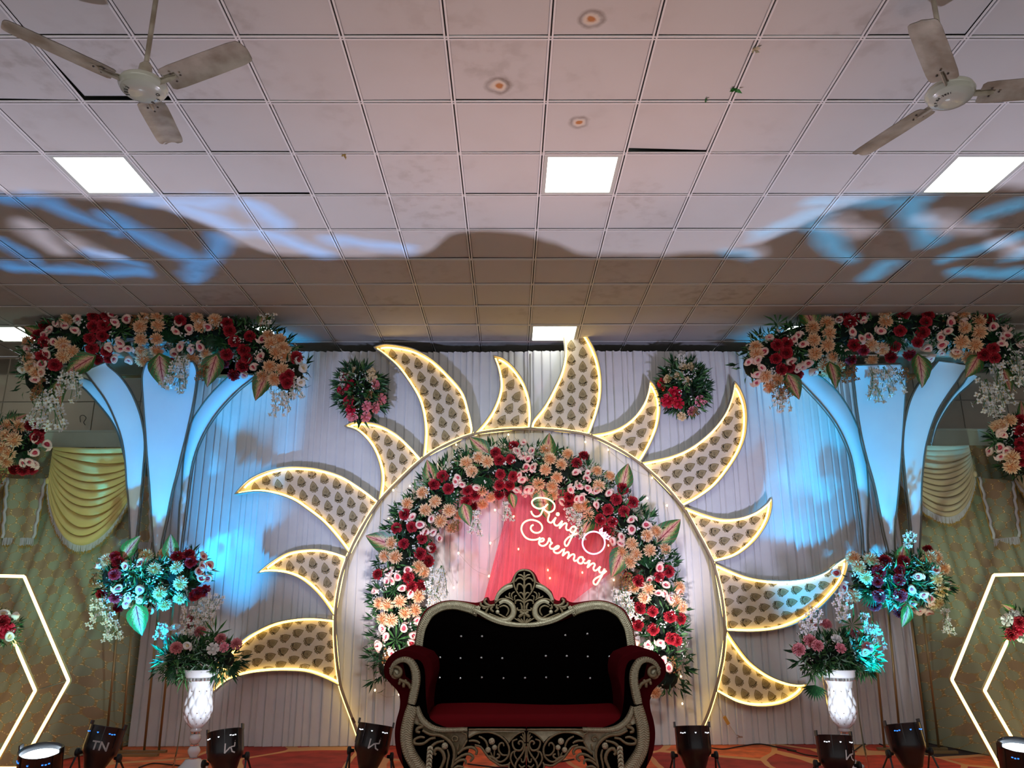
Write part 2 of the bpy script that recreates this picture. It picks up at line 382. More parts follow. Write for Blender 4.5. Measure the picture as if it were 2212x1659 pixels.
# ------------------------------------------------------------ room shell
# carpet floor
def carpet():
    m = mat('patterned_carpet', (.35, .05, .02), .95); nt = m.node_tree; N = nt.nodes; L = nt.links; b = N['Principled BSDF']
    g = N.new('ShaderNodeNewGeometry'); mp = N.new('ShaderNodeMapping'); mp.inputs['Scale'].default_value = (1.15, .62, 1); mp.inputs['Rotation'].default_value = (0, 0, .5)
    wn = N.new('ShaderNodeTexNoise'); wn.inputs['Scale'].default_value = .8; L.new(g.outputs['Position'], wn.inputs['Vector'])
    ad = N.new('ShaderNodeMix'); ad.data_type = 'VECTOR'; ad.inputs[0].default_value = .25; L.new(g.outputs['Position'], ad.inputs[4]); L.new(wn.outputs[1], ad.inputs[5])
    L.new(ad.outputs[1], mp.inputs[0])
    v = N.new('ShaderNodeTexVoronoi'); v.inputs['Scale'].default_value = 1.3; L.new(mp.outputs[0], v.inputs['Vector'])
    e = N.new('ShaderNodeTexVoronoi'); e.feature = 'DISTANCE_TO_EDGE'; e.inputs['Scale'].default_value = 1.3; L.new(mp.outputs[0], e.inputs['Vector'])
    s = N.new('ShaderNodeSeparateColor'); L.new(v.outputs['Color'], s.inputs[0])
    r = N.new('ShaderNodeValToRGB'); r.color_ramp.interpolation = 'CONSTANT'; el = r.color_ramp.elements
    el[0].color = (.68, .07, .03, 1); el[1].position = .4; el[1].color = (.90, .20, .06, 1)
    for p, c in ((.62, (.46, .045, .03, 1)), (.76, (.10, .16, .035, 1)), (.83, (.42, .12, .03, 1)), (.93, (.05, .03, .03, 1))):
        q = el.new(p); q.color = c
    L.new(s.outputs[0], r.inputs[0])
    n = N.new('ShaderNodeTexNoise'); n.inputs['Scale'].default_value = 5; n.inputs['Detail'].default_value = 6; L.new(g.outputs['Position'], n.inputs['Vector'])
    x1 = N.new('ShaderNodeMix'); x1.data_type = 'RGBA'; x1.blend_type = 'MULTIPLY'; x1.inputs[0].default_value = .6; L.new(r.outputs[0], x1.inputs[6])
    rr = N.new('ShaderNodeValToRGB'); rr.color_ramp.elements[0].position = .35; rr.color_ramp.elements[0].color = (.45, .4, .4, 1); rr.color_ramp.elements[1].position = .6; rr.color_ramp.elements[1].color = (1.2, 1.1, 1, 1)
    L.new(n.outputs[0], rr.inputs[0]); L.new(rr.outputs[0], x1.inputs[7])
    lt = N.new('ShaderNodeMath'); lt.operation = 'LESS_THAN'; lt.inputs[1].default_value = .028; L.new(e.outputs['Distance'], lt.inputs[0])
    x2 = N.new('ShaderNodeMix'); x2.data_type = 'RGBA'; L.new(lt.outputs[0], x2.inputs[0]); L.new(x1.outputs[2], x2.inputs[6]); x2.inputs[7].default_value = (.80, .38, .15, 1)
    L.new(x2.outputs[2], b.inputs['Base Color']); return m
XL, XR = -8.6, 8.8
YW = Y0+.61*10                                     # back wall
mb = MB(); mb.box(((XL+XR)/2, 4.7, -.055), (XR-XL, 11, .1)); tagged(mb.build('floor', mat('hall_floor', (.30, .28, .26), .5)), kind='structure')
mb = MB(); mb.box(((XL+XR)/2, (5.2+YW)/2, -.0026), (XR-XL-.2, YW-5.2, .0048)); tagged(mb.build('stage_carpet', carpet()), 'red and orange carpet with crazed polygon pattern on the stage', 'carpet')
# ceiling: plenum slab, runners, one object per tile
ceil_ = empty('ceiling', (0, 5, ZC)); ceil_['kind'] = 'structure'
mb = MB(); mb.box(((XL+XR)/2, 4.9, ZC+.16), (XR-XL, 10.3, .04)); mb.build('ceiling_slab', GAP, ceil_)
rnd = random.Random(4)
tm = MB(); h = .290
def tile_mesh(name):
    t = MB(); b = .006
    v = [(-h, -h, .012), (h, -h, .012), (h, h, .012), (-h, h, .012), (-h, -h, .003), (h, -h, .003), (h, h, .003), (-h, h, .003), (-h+b, -h+b, 0), (h-b, -h+b, 0), (h-b, h-b, 0), (-h+b, h-b, 0)]
    t.add(v, [(0, 1, 2, 3), (8, 11, 10, 9)]+[(i, 4+i, 4+(i+1) % 4, (i+1) % 4) for i in range(4)]+[(4+i, 8+i, 8+(i+1) % 4, 4+(i+1) % 4) for i in range(4)])
    return t.mesh(name, TILE)
TM = tile_mesh('tile')
LIGHTS = {(-6, 2), (0, 2), (5, 2), (-12, 8), (-6, 8), (0, 8), (5, 8)}
cols = range(-14, 14); rest = MB()
TILT = {(-5, 1): (0, -.030, 1), (1, 2): None}
def proj(p):
    d = Vector(p)-Vector((0, 0, HC)); z = d.dot(_F); return 1106+FPX*d.dot(_R)/z, 829.5-FPX*d.dot(_U)/z
for j in range(-5, 10):
    for i in cols:
        if (i, j) in LIGHTS: continue
        x = X0+T*(i+.5); y = Y0+T*(j+.5)
        q = proj((x, y, ZC)) if y > 1.5 else (-9999, 0)
        vis = j >= -1 and -150 < q[0] < 2360
        rx = rnd.uniform(-.006, .006); ry = rnd.uniform(-.006, .006); dz = rnd.uniform(0, .004)
        if vis:
            o = link('tile', TM, ceil_); o.location = (x, y, ZC+dz); o.rotation_euler = (rx, ry, 0)
            if (i, j) == (-5, 0): o.location = (x, y+.0, ZC+.012); o.rotation_euler = (.055, 0, .0)
            if (i, j) == (1, 1): o.location = (x, y, ZC+.01); o.rotation_euler = (.035, .03, 0)
            if (i, j) == (-4, 2): o.location = (x, y, ZC+.006); o.rotation_euler = (.02, 0, 0)
            if (i, j) == (-6, 0): o.location = (x-.02, y, ZC+.006); o.rotation_euler = (0, .02, 0)
        else:
            rest.box((x, y, ZC+.006), (2*h, 2*h, .012))
o = rest.build('tile', TILE, ceil_); o['kind'] = 'stuff'
# T-bar runners: two pale lips with a dark slot between
def runner(a, b):
    t = MB(); a = Vector(a); b = Vector(b); d = (b-a); Lg = d.length; d.normalize(); s = Vector((-d.y, d.x, 0)); c = (a+b)/2
    for k in (-1, 1):
        e = c+s*(k*.0105); t.box(e-Vector((0, 0, .004)), (Lg if d.x > .5 else .011, .011 if d.x > .5 else Lg, .008), 0)
    t.box(c+Vector((0, 0, .002)), (Lg if d.x > .5 else .010, .010 if d.x > .5 else Lg, .004), 1)
    t.build('grid_runner', [RAIL, GAP], ceil_)
for j in range(-5, 11): runner((XL, Y0+T*j, ZC), (XR, Y0+T*j, ZC))
for i in range(-14, 15): runner((X0+T*i, Y0-5*T, ZC-.0007), (X0+T*i, YW, ZC-.0007))
LL = {(-6, 2): 'square ceiling light nearest the left hand fan', (0, 2): 'square ceiling light between the two fans, above the tallest ray', (5, 2): 'square ceiling light just behind the right hand fan',
      (-12, 8): 'square ceiling light above the far left end of the left garland', (-6, 8): 'square ceiling light half hidden behind the left garland',
      (0, 8): 'small looking ceiling light behind the tip of the tallest ray', (5, 8): 'square ceiling light almost hidden behind the right garland'}
for (i, j) in sorted(LIGHTS):
    x = X0+T*(i+.5); y = Y0+T*(j+.5)
    if (i, j) == (-12, 8): x = X0+T*(-11+.5)+.10
    t = empty('ceiling_light', (x, y, ZC), LL[(i, j)], 'ceiling light', 'square ceiling lights')
    m = MB(); hh = .287; w = .028
    for sx, sy, dx, dy in ((0, 1, 2*hh, w), (0, -1, 2*hh, w), (1, 0, w, 2*hh-2*w), (-1, 0, w, 2*hh-2*w)):
        m.box((x+sx*(hh-w/2), y+sy*(hh-w/2), ZC+.003), (dx, dy, .02))
    m.build('frame', FRAMEG, t)
    m = MB(); m.box((x, y, ZC+.004), (2*(hh-w), 2*(hh-w), .008)); m.build('diffuser', LIGHTP, t)
    if (i, j) == (-12, 8): pass
# back wall of square boards
wall = empty('wall_back', (0, YW, 0)); wall['kind'] = 'structure'
mb = MB(); mb.box(((XL+XR)/2, YW+.07, ZC/2), (XR-XL, .06, ZC)); mb.build('wall_backing', mat('wall_joint', (.42, .40, .34), .8), wall)
bm_ = MB(); bw = .60; bm_.box((0, 0, 0), (bw-.014, .02, bw-.014)); WBM = bm_.mesh('board', WOODT)
rest = MB(); zt = P(100, 867, YW-.01).z
for i in range(-15, 15):
    for k in range(-3, 3):
        x = P(112, 867, YW).x+.60*(i+8)-.35; z = zt+.60*(k+.5)
        if x > XR or x < XL or z+.3 > ZC+.35: continue
        q = proj((x, YW, z))
        hz = .60-.014
        if z+.3 > ZC: continue
        if -80 < q[0] < 330 and k in (-1, 0, 1) or 1780 < q[0] < 2290 and k in (-1, 0, 1):
            o = link('board', WBM, wall); o.location = (x, YW+.03, z)
        else: rest.box((x, YW+.03, z), (bw-.014, .02, hz))
rest.box(((XL+XR)/2, YW+.03, ZC-.12), (XR-XL, .02, .24))
o = rest.build('board', WOODT, wall); o['kind'] = 'stuff'
for nm, x in (('wall_left', XL-.05), ('wall_right', XR+.05)):
    mb = MB(); mb.box((x, 4.7, ZC/2), (.1, 11, ZC)); tagged(mb.build(nm, mat('side_wall_paint', (.22, .20, .17), .8)), kind='structure')

# ------------------------------------------------------------ curtains (pleated white cloth)
def pleat_tab(x0, x1, seed, wmin=.055, wmax=.135):
    r = random.Random(seed); e = [x0]
    while e[-1] < x1: e.append(e[-1]+r.uniform(wmin, wmax))
    return e, [r.uniform(.6, 1.2) for _ in e], [r.uniform(-.4, .4) for _ in e]
def curtain(name, label, x0, x1, ztop, seed, group, Y=YC):
    e, am, ph = pleat_tab(x0, x1, seed)
    m = MB(); r = random.Random(seed+9); xs = []; k = 0
    for a, b in zip(e, e[1:]):
        for t in (0, .06, .13, .3, .55, .8, .94): xs.append((a+(b-a)*t, t, k))
        k += 1
    xs = [q for q in xs if q[0] <= x1]
    zs = [0, .3, .9, 1.6, 2.3, 3.0, ztop-.32, ztop-.12, ztop-.04, ztop]
    nu, nv = len(xs), len(zs)
    def fn(u, v):
        i = round(u*(nu-1)); j = round(v*(nv-1)); x, t, k = xs[i]; z = zs[j]
        prof = (-.030 if t == 0 else (.016 if t == .06 else (.022 if t == .13 else .020*(1-t)**.7)))*am[k]
        hh = z/ztop
        wob = .005*sin(z*1.7+ph[k]*8)*(1-hh)*.6
        y = Y-prof-.01*sin(x*1.3+seed)
        if j >= nv-3: y -= .008*sin(x*60+k)
        zz_ = z+(.018*noise.noise(Vector((x*22, seed, 0))) if j >= nv-2 else 0)+(-.0 if j else 0)
        if j == 0: zz_ = .004
        return (x+wob, y, zz_)
    m.grid(nu, nv, fn)
    o = m.build(name, CURT, smooth=True); tagged(o, label, 'curtain', group)
    return o
G = 'white pleated backdrop curtains'
xa = P(276, 1608, YC).x; xe = P(2000, 1606, YC).x
zt1 = P(900, 761, YC).z; zt2 = P(470, 817, YC).z
xs_ = [xa, P(612, 900, YC).x, P(832, 780, YC).x, P(1145, 800, YC).x, P(1545, 765, YC).x, P(1680, 765, YC).x, xe]
labs = ['low white curtain behind the left petal pillar, lit cyan', 'white pleated curtain between left garland and left round posy', 'white pleated curtain left of the centre seam, behind the arch',
        'white pleated curtain right of the centre seam, behind the neon sign', 'narrow white curtain strip beside the right round posy', 'low white curtain behind the right petal pillar, lit cyan']
for k in range(6):
    curtain('curtain', labs[k], xs_[k]-(.03 if k else 0), xs_[k+1]+.03, zt2 if k in (0, 5) else zt1, 11+k, G, YC if k % 2 == 0 else YC-.025)
# rods that carry the low side curtains and the gathered hem along the floor
for k, (a, b, lab) in enumerate(((xa, xs_[1], 'thin brass curtain rail above low left curtain'), (xs_[5], xe, 'thin brass curtain rail above low right curtain'))):
    m = MB(); m.tube([(a-.6 if k == 0 else a, YC-.05, zt2+.012), (b if k == 0 else b+.6, YC-.05, zt2+.012)], .022, 8); tagged(m.build('curtain_rail', GOLDPIPE), lab, 'curtain rail')

# ------------------------------------------------------------ gold sequin fabric wings with cream pelmet
def goldcloth():
    m = mat('gold_trellis_cloth', (.3, .3, .2), .6); nt = m.node_tree; N = nt.nodes; L = nt.links; b = N['Principled BSDF']
    uv = N.new('ShaderNodeUVMap'); s = N.new('ShaderNodeSeparateXYZ'); L.new(uv.outputs[0], s.inputs[0])
    def M(op, a, b_=None, cl=False):
        q = N.new('ShaderNodeMath'); q.operation = op; q.use_clamp = cl
        for i, v in enumerate((a, b_)):
            if v is None: continue
            if isinstance(v, (int, float)): q.inputs[i].default_value = v
            else: L.new(v, q.inputs[i])
        return q.outputs[0]
    W, H = .132, .200                       # lattice of rounded cells, two rows per H
    def cell(ox, oy):
        u = M('SUBTRACT', s.outputs[0], ox); v = M('SUBTRACT', s.outputs[1], oy)
        iu = M('ROUND', M('DIVIDE', u, W)); iv = M('ROUND', M('DIVIDE', v, H))
        du = M('SUBTRACT', u, M('MULTIPLY', iu, W)); dv = M('SUBTRACT', v, M('MULTIPLY', iv, H))
        a = M('ABSOLUTE', du); c = M('ABSOLUTE', dv)
        # rounded cell that tapers to a short point at top and bottom
        d = M('POWER', M('ADD', M('POWER', M('DIVIDE', a, W*.5), 2.3), M('POWER', M('DIVIDE', c, H*.335), 2.3)), 1/2.3)
        idn = M('ADD', M('ADD', M('MULTIPLY', iu, 12.9898), M('MULTIPLY', iv, 78.233)), ox*31)
        return d, idn
    d1, i1 = cell(0, 0); d2, i2 = cell(W/2, H/2)
    near = M('LESS_THAN', d1, d2); d = M('MINIMUM', d1, d2)
    idn = M('ADD', M('MULTIPLY', near, i1), M('MULTIPLY', M('SUBTRACT', 1, near), i2))
    rn = M('FRACT', M('ABSOLUTE', M('MULTIPLY', M('SINE', idn), 43758.5)))
    tan = M('GREATER_THAN', rn, .72)
    edge = M('SUBTRACT', 1, M('MULTIPLY', M('SUBTRACT', M('ABSOLUTE', M('SUBTRACT', d1, d2)), .055), 16, True), True)
    edge = M('MAXIMUM', edge, M('MULTIPLY', M('SUBTRACT', d, .86), 14, True))
    n = N.new('ShaderNodeTexNoise'); n.inputs['Scale'].default_value = 70; L.new(uv.outputs[0], n.inputs['Vector'])
    glit = M('MULTIPLY', M('MULTIPLY', M('SUBTRACT', n.outputs[0], .54), 12, True), edge)
    n2 = N.new('ShaderNodeTexNoise'); n2.inputs['Scale'].default_value = 3; L.new(uv.outputs[0], n2.inputs['Vector'])
    def mix(f, a, c):
        x = N.new('ShaderNodeMix'); x.data_type = 'RGBA'; L.new(f, x.inputs[0])
        if isinstance(a, tuple): x.inputs[6].default_value = a
        else: L.new(a, x.inputs[6])
        x.inputs[7].default_value = c; return x.outputs[2]
    c = mix(tan, (.40, .43, .27, 1), (.44, .31, .17, 1))
    c = mix(M('MULTIPLY', n2.outputs[0], .4), c, (.18, .18, .10, 1))
    c = mix(M('MULTIPLY', edge, .85), c, (.42, .28, .09, 1))
    c = mix(glit, c, (1, .80, .40, 1))
    L.new(c, b.inputs['Base Color'])
    L.new(M('MULTIPLY', glit, .55), b.inputs['Metallic'])
    n4 = M('SUBTRACT', .7, M('MULTIPLY', glit, .35)); L.new(n4, b.inputs['Roughness'])
    return m
GOLD = goldcloth()
def wing(side):
    xin = P(330, 1190, 9.45).x if side < 0 else P(1940, 1190, 9.45).x
    ztop = P(200, 965, 9.45).z; s = side; x1 = (XL+.1) if s < 0 else (XR-.1); W = abs(x1-xin)
    t = MB(); nu, nv = 150, 26
    def fn(u, v):
        x = xin+s*W*u; a = u*W
        # the bottom edge of the cloth is pulled forward over the floor
        fw = 0 if a < .02 else min(1.0, a/.35)*1.15+min(1, max(0, a-.35)/2.0)*.55
        z = ztop*(v); k = (1-v)**1.9
        y = 9.45-fw*k-.022*sin(a*17+1.2*v)*(.4+.6*(1-v))-.012*sin(a*43)
        return (x, y, .008+z)
    t.grid(nu, nv, fn)
    me = t.mesh('cloth', GOLD, True); uvl = me.uv_layers.new(name='UVMap')
    for lp in me.loops:
        v = me.vertices[lp.vertex_index].co; i = lp.vertex_index % nu; j = lp.vertex_index//nu
        a = i/(nu-1)*W; k = 1-j/(nv-1); fw = min(1.0, a/.35)*1.15+min(1, max(0, a-.35)/2.0)*.55
        uvl.data[lp.index].uv = (a*s, -k*ztop-.25*fw*k**1.9)
    root = empty('fabric_wing', (xin, 9.45, 0), ('gold trellis sequin cloth wing left of the stage' if s < 0 else 'gold trellis sequin cloth wing right of the stage'), 'backdrop cloth', 'sequin wings beside the stage')
    link('cloth', me, root)
    t = MB(); z2 = P(200, 934, 9.43).z
    t.grid(60, 4, lambda u, v: (xin+s*W*u, 9.43-.006*sin(u*W*9)-.004*sin(v*5), ztop-.01+(z2-ztop+.01)*v)); t.box((xin+s*W/2, 9.47, z2+.01), (W, .06, .04))
    t.build('pelmet', cloth('pelmet_cloth', (.55, .62, .50), sc=5), root, True)
wing(-1); wing(1)

# ------------------------------------------------------------ swags with fringe
SW1 = cloth('yellow_swag_cloth', (.80, .64, .24), sc=6); SW2 = cloth('cream_swag_cloth', (.66, .56, .34), sc=6)
FR1 = mat('white_fringe', (.62, .62, .62), .7); FR2 = mat('gold_fringe_tip', (.45, .27, .05), .6)
def fringe_mesh(edge, ln, seed, name, parent, n=None):
    m = MB(); r = random.Random(seed); e = resample(edge, .007)
    for p in e:
        dx = r.uniform(-.012, .012); dy = r.uniform(-.01, .01); l = ln*r.uniform(.85, 1.08); w = .0035
        a = p+Vector((0, dy*.3, .004)); b = p+Vector((dx*.5, dy, -l*.72)); c = p+Vector((dx, dy, -l))
        m.add([a+Vector((-w, 0, 0)), a+Vector((w, 0, 0)), b+Vector((w, 0, 0)), b+Vector((-w, 0, 0))], [(0, 1, 2, 3)], 0)
        m.add([b+Vector((-w, -.002, 0)), b+Vector((w, -.002, 0)), c+Vector((w*.6, 0, 0)), c+Vector((-w*.6, 0, 0))], [(0, 1, 2, 3)], 1)
    o = m.build(name, [FR1, FR2], parent); o['kind'] = 'stuff'; return o
def swag(label, L0, L1, R0, R1, sag0, sag1, m_, Y, seed, nf=9, flat=0, fr=.105):
    L0, L1, R0, R1 = [P(*q, Y) for q in (L0, L1, R0, R1)]; k = mpp(1100, 1000, Y)
    root = empty('swag_drape', (L0+R0)/2, label, 'swag', 'fringed swags on the gold wings')
    t = MB(); nu, nv = 44, 90; ed = []
    def fn(u, v):
        a = L0.lerp(L1, v); b = R0.lerp(R1, v); p = a.lerp(b, u)
        vs = v if flat == 0 else max(0, (v-flat)/(1-flat))*1.0
        p = p+Vector((0, 0, -(sag0+(sag1-sag0)*v)*k*(4*u*(1-u))**.8))
        amp = .055*(.25+.75*(4*u*(1-u))**.5)*(1 if v > flat else .12)
        ph = v*nf*2*pi+1.3*sin(u*3+seed)+.9*sin(v*11+2*u)+.6*sin(v*23+seed+4*u)
        p.y -= .03+amp*(sin(ph)+.4*sin(2*ph+1))*.6+.08*(4*u*(1-u))*v
        p.z += .012*cos(ph)*(1 if v > flat else .1)
        return p
    t.grid(nu, nv, fn); t.build('cloth', m_, root, True)
    fringe_mesh([fn(i/60, 1) for i in range(61)], fr, seed, 'fringe', root)
    for q in (L1, R1):
        m = MB(); m.ball(q+Vector((0, -.04, .03)), .03, 0, 8, 5, (.8, .8, 1.3)); m.build('gather_knot', m_, root, True)
swag('yellow swag with white fringe beside left petal pillar', (118, 967), (106, 1045), (330, 967), (292, 1050), 2, 128, SW1, 9.25, 3, 11)
swag('pale cream swag with fringe beside right petal pillar', (1925, 962), (1932, 1020), (2090, 962), (2103, 1030), 2, 96, SW2, 9.25, 8, 12, flat=.25)
swag('yellow swag cut by left photo edge below floral cluster', (-120, 967), (-110, 1010), (26, 1000), (22, 1024), 2, 70, SW1, 9.25, 5, 9)
swag('cream swag cut by right photo edge below floral cluster', (2172, 962), (2182, 1016), (2360, 962), (2350, 1030), 2, 90, SW2, 9.25, 6, 10)
def tail(label, q, seed):
    Y = 9.28; a, b, c, d = [P(*p, Y) for p in q]      # top left, top right, bottom right, bottom left
    root = empty('drape_tail', (a+b)/2, label, 'drape tail', 'gold drape tails between swags')
    t = MB(); nu, nv = 20, 14
    def fn(u, v):
        p = a.lerp(b, u).lerp(d.lerp(c, u), v); p.y -= .04+.02*sin(u*9+seed); return p
    t.grid(nu, nv, fn); me = t.mesh('cloth', GOLD, True); uvl = me.uv_layers.new(name='UVMap')
    for lp in me.loops:
        v = me.vertices[lp.vertex_index].co; uvl.data[lp.index].uv = (v.x*1.0+.07, v.z*1.1)
    link('cloth', me, root)
    fringe_mesh([fn(i/20, 1) for i in range(21)], .12, seed, 'fringe', root)
    for x in (0, 1):
        m = MB(); pts = [fn(x, i/14)+Vector((0, -.015, 0)) for i in range(15)]
        m.tube([p+Vector((.010*sin(i*2.1), 0, 0)) for i, p in enumerate(pts)], .020, 5, 0, squash=.5)
        m.tube([p+Vector(((-.022 if x == 0 else .022), .004, -.01)) for p in pts], .010, 4, 1, squash=.5)
        m.build('side_trim', [FR1, FR2], root, True)
tail('gold drape tail with white trim left of yellow swag', [(24, 1035), (102, 1035), (77, 1163), (14, 1163)], 1)
tail('gold drape tail with white trim right of cream swag', [(2108, 1032), (2184, 1040), (2198, 1160), (2140, 1165)], 2)
tail('gold drape tail seen between petals of left pillar', [(283, 1030), (330, 1030), (332, 1172), (300, 1172)], 5)
# ------------------------------------------------------------ sunburst backdrop
YS = 9.245
sun = empty('sunburst_backdrop', (.25, YS, 0), 'half sun backdrop of lit crescent rays around a tall round hoop', 'backdrop')
# each ray: first edge tip -> ring, second edge tip -> ring (photo pixels), print rotation
RAYS = [
 ([(462,1497),(480,1440),(500,1408),(526,1384),(552,1366),(595,1346),(639,1337),(680,1335),(724,1339)], [(495,1469),(536,1455),(583,1449),(624,1448),(665,1451),(702,1463),(735,1479)], -68),
 ([(559.5,1238.6),(589,1215),(620.6,1196),(652,1188.5),(689.6,1187),(721,1193),(750,1203)], [(586,1235),(620.6,1238.6),(652,1251),(680,1273),(702,1298),(724,1330)], 8),
 ([(511,1069),(539,1039.6),(576.7,1020.8),(620.6,1011),(658,1010.7),(696,1016),(739.7,1030),(780.5,1055),(818,1083.4)], [(551.7,1063),(589,1066),(633,1080),(671,1105.4),(702,1130.5),(730,1162),(757,1197)], 8),
 ([(746.8,923),(766,914.5),(794,914.5),(824.5,921.5),(857.7,939.5),(885.5,964.5),(911,993)], [(771.8,931),(794,950.6),(810.6,975.6),(821.7,1006),(825.8,1033.8),(823,1064),(819,1083)], 10),
 ([(810,753.7),(832.8,748),(863.3,751),(896.6,759),(932.6,778.7),(966,809),(1000,849),(1013.5,890),(1021,925),(1020,939)], [(832.8,770),(860.5,795),(885.5,828.6),(904.9,862),(914.6,895),(918.7,931),(917,967),(914.6,990)], 12),
 ([(1065.8,771.6),(1087.7,778.4),(1111,798.6),(1131.6,829),(1143.4,862.7),(1146.8,896.5),(1145,926)], [(1076,798.6),(1081,829),(1077.6,856),(1065.8,886),(1050.6,910),(1032,932),(1024,938)], -32),
 ([(1197.4,675.4),(1219,680.5),(1246,704),(1270,734.5),(1288.6,775),(1297,815.5),(1297,856),(1290,889.7),(1280,920),(1272,940)], [(1211,707.5),(1218.7,741),(1219,775),(1211,808.7),(1195.7,842.5),(1175.5,879.6),(1151.9,910),(1147,926)], 0),
 ([(1401.6,824),(1413,839),(1421.9,862.7),(1424,889.7),(1418.5,923.5),(1406.7,953.9),(1394.9,977.5),(1381,1000)], [(1398,849),(1388,876),(1367.9,903),(1340.9,923.5),(1310.5,935),(1276,941)], -52),
 ([(1583.9,827),(1597,846),(1607.5,876),(1610,910),(1605.8,947),(1590.6,984),(1563.6,1024.7),(1536.6,1055),(1502.9,1078.7),(1474,1094)], [(1578.8,856),(1567,889.7),(1546.7,920),(1519.7,947),(1486,970.7),(1445.5,987.6),(1384.7,1001)], -62),
 ([(1663,1075.7),(1663,1097.7),(1654.8,1127),(1634.6,1160),(1608.9,1185.8),(1579.5,1204),(1540,1214)], [(1653,1090),(1627,1108.7),(1594,1119.8),(1557.5,1121.6),(1520.8,1112.4),(1476.7,1096)], -74),
 ([(1825.5,1204),(1825.5,1226),(1814.5,1255.6),(1792.4,1285),(1763,1314),(1726,1340),(1678.6,1358),(1623.6,1364),(1566.6,1362)], [(1807,1215),(1777.7,1237),(1741,1250),(1697,1255.6),(1653,1253.7),(1605,1244.6),(1542,1218)], -80),
 ([(1739,1475.8),(1722.7,1498),(1693,1516),(1660,1523.6),(1623.6,1523.6),(1586.8,1514.4),(1545,1492.4)], [(1719,1477.7),(1689.6,1472),(1653,1455.7),(1616,1428),(1586.8,1391.4),(1567,1362)], 25)]
RING = [(775,1592),(760,1550),(745,1510),(735,1478),(728,1430),(724,1380),(724,1330),(730,1280),(740,1235),(757,1190),(782,1140),(818,1085),(862,1038),(912,992),(962,962),(1020,939),(1080,929),(1145,927),(1210,930),(1274,941),(1330,967),(1384,1002),(1432,1045),(1474,1095),(1507,1150),(1537,1208),(1553,1260),(1562,1310),(1566,1362),(1563,1410),(1556,1450),(1545,1492),(1530,1540),(1513,1578)]
def inside(pt, poly):
    x, y = pt; c = False; n = len(poly); j = n-1
    for i in range(n):
        xi, yi = poly[i][0], poly[i][1]; xj, yj = poly[j][0], poly[j][1]
        if (yi > y) != (yj > y) and x < (xj-xi)*(y-yi)/(yj-yi)+xi: c = not c
        j = i
    return c
def tear(s, n=14):
    out = []
    for i in range(n+1):
        a = 2*pi*i/n; r = sin(a/2)
        out.append((.52*s*sin(a)*r**1.2, s*(cos(a)*.5+.5)-.5*s))
    return out        # tip up (y positive), round below
def motif(m, c, rot, poly, Y):
    ca, sa = cos(radians(rot)), sin(radians(rot))
    def tp(x, y): return (c[0]+x*ca-y*sa, c[1]-(x*sa+y*ca)) # local y up
    def ribbon(pts, w):
        pts = [tp(*p) for p in pts]
        for a, b in zip(pts, pts[1:]):
            if not (inside(a, poly) and inside(b, poly)): continue
            dx, dy = b[0]-a[0], b[1]-a[1]; l = sqrt(dx*dx+dy*dy)+1e-6; nx, ny = -dy/l*w, dx/l*w
            ex, ey = dx/l*w*.4, dy/l*w*.4
            q = [(a[0]+nx-ex, a[1]+ny-ey), (b[0]+nx+ex, b[1]+ny+ey), (b[0]-nx+ex, b[1]-ny+ey), (a[0]-nx-ex, a[1]-ny-ey)]
            m.add([P(*t, Y) for t in q], [(0, 1, 2, 3)])
    body = [tp(*p) for p in tear(17)[:-1]]
    if all(inside(b, poly) for b in body): m.add([P(*t, Y+.0004) for t in body], [tuple(range(len(body)))], 1)
    ribbon(tear(19), .8); ribbon([(x, y-.8) for x, y in tear(14.5)], .42); ribbon([(x, y-1.6) for x, y in tear(9.5)], .8); ribbon([(x, y-2.2) for x, y in tear(4)], .8)
    for (bx, by, r) in ((-6.6, -9, 1.7), (-2.8, -12, 2.0), (2.0, -13, 1.7), (6, -10.5, 2.0), (8, -6, 1.6)):
        ribbon([(bx+r*cos(t*pi/3), by+r*sin(t*pi/3)) for t in range(7)], .9)
    ribbon([(-8, -5), (-5, -8.5), (1, -10), (7, -7)], 1.1)
def inset(poly, d):
    n = len(poly); out = []; A = sum(poly[i][0]*poly[(i+1) % n][1]-poly[(i+1) % n][0]*poly[i][1] for i in range(n)); sg = 1 if A > 0 else -1
    for i in range(n):
        a, b, c = poly[i-1], poly[i], poly[(i+1) % n]
        t1 = Vector((b[0]-a[0], b[1]-a[1])); t2 = Vector((c[0]-b[0], c[1]-b[1]))
        if t1.length < 1e-6 or t2.length < 1e-6: out.append((b[0], b[1])); continue
        t1.normalize(); t2.normalize(); nn = Vector((-(t1.y+t2.y), t1.x+t2.x))
        if nn.length < .35: nn = Vector((-t1.y, t1.x))+(-t2*.0); nn = (t2-t1); nn = nn.normalized()*d*2.2; out.append((b[0]+nn.x, b[1]+nn.y)); continue
        nn.normalize(); out.append((b[0]+nn.x*d*sg, b[1]+nn.y*d*sg))
    return out
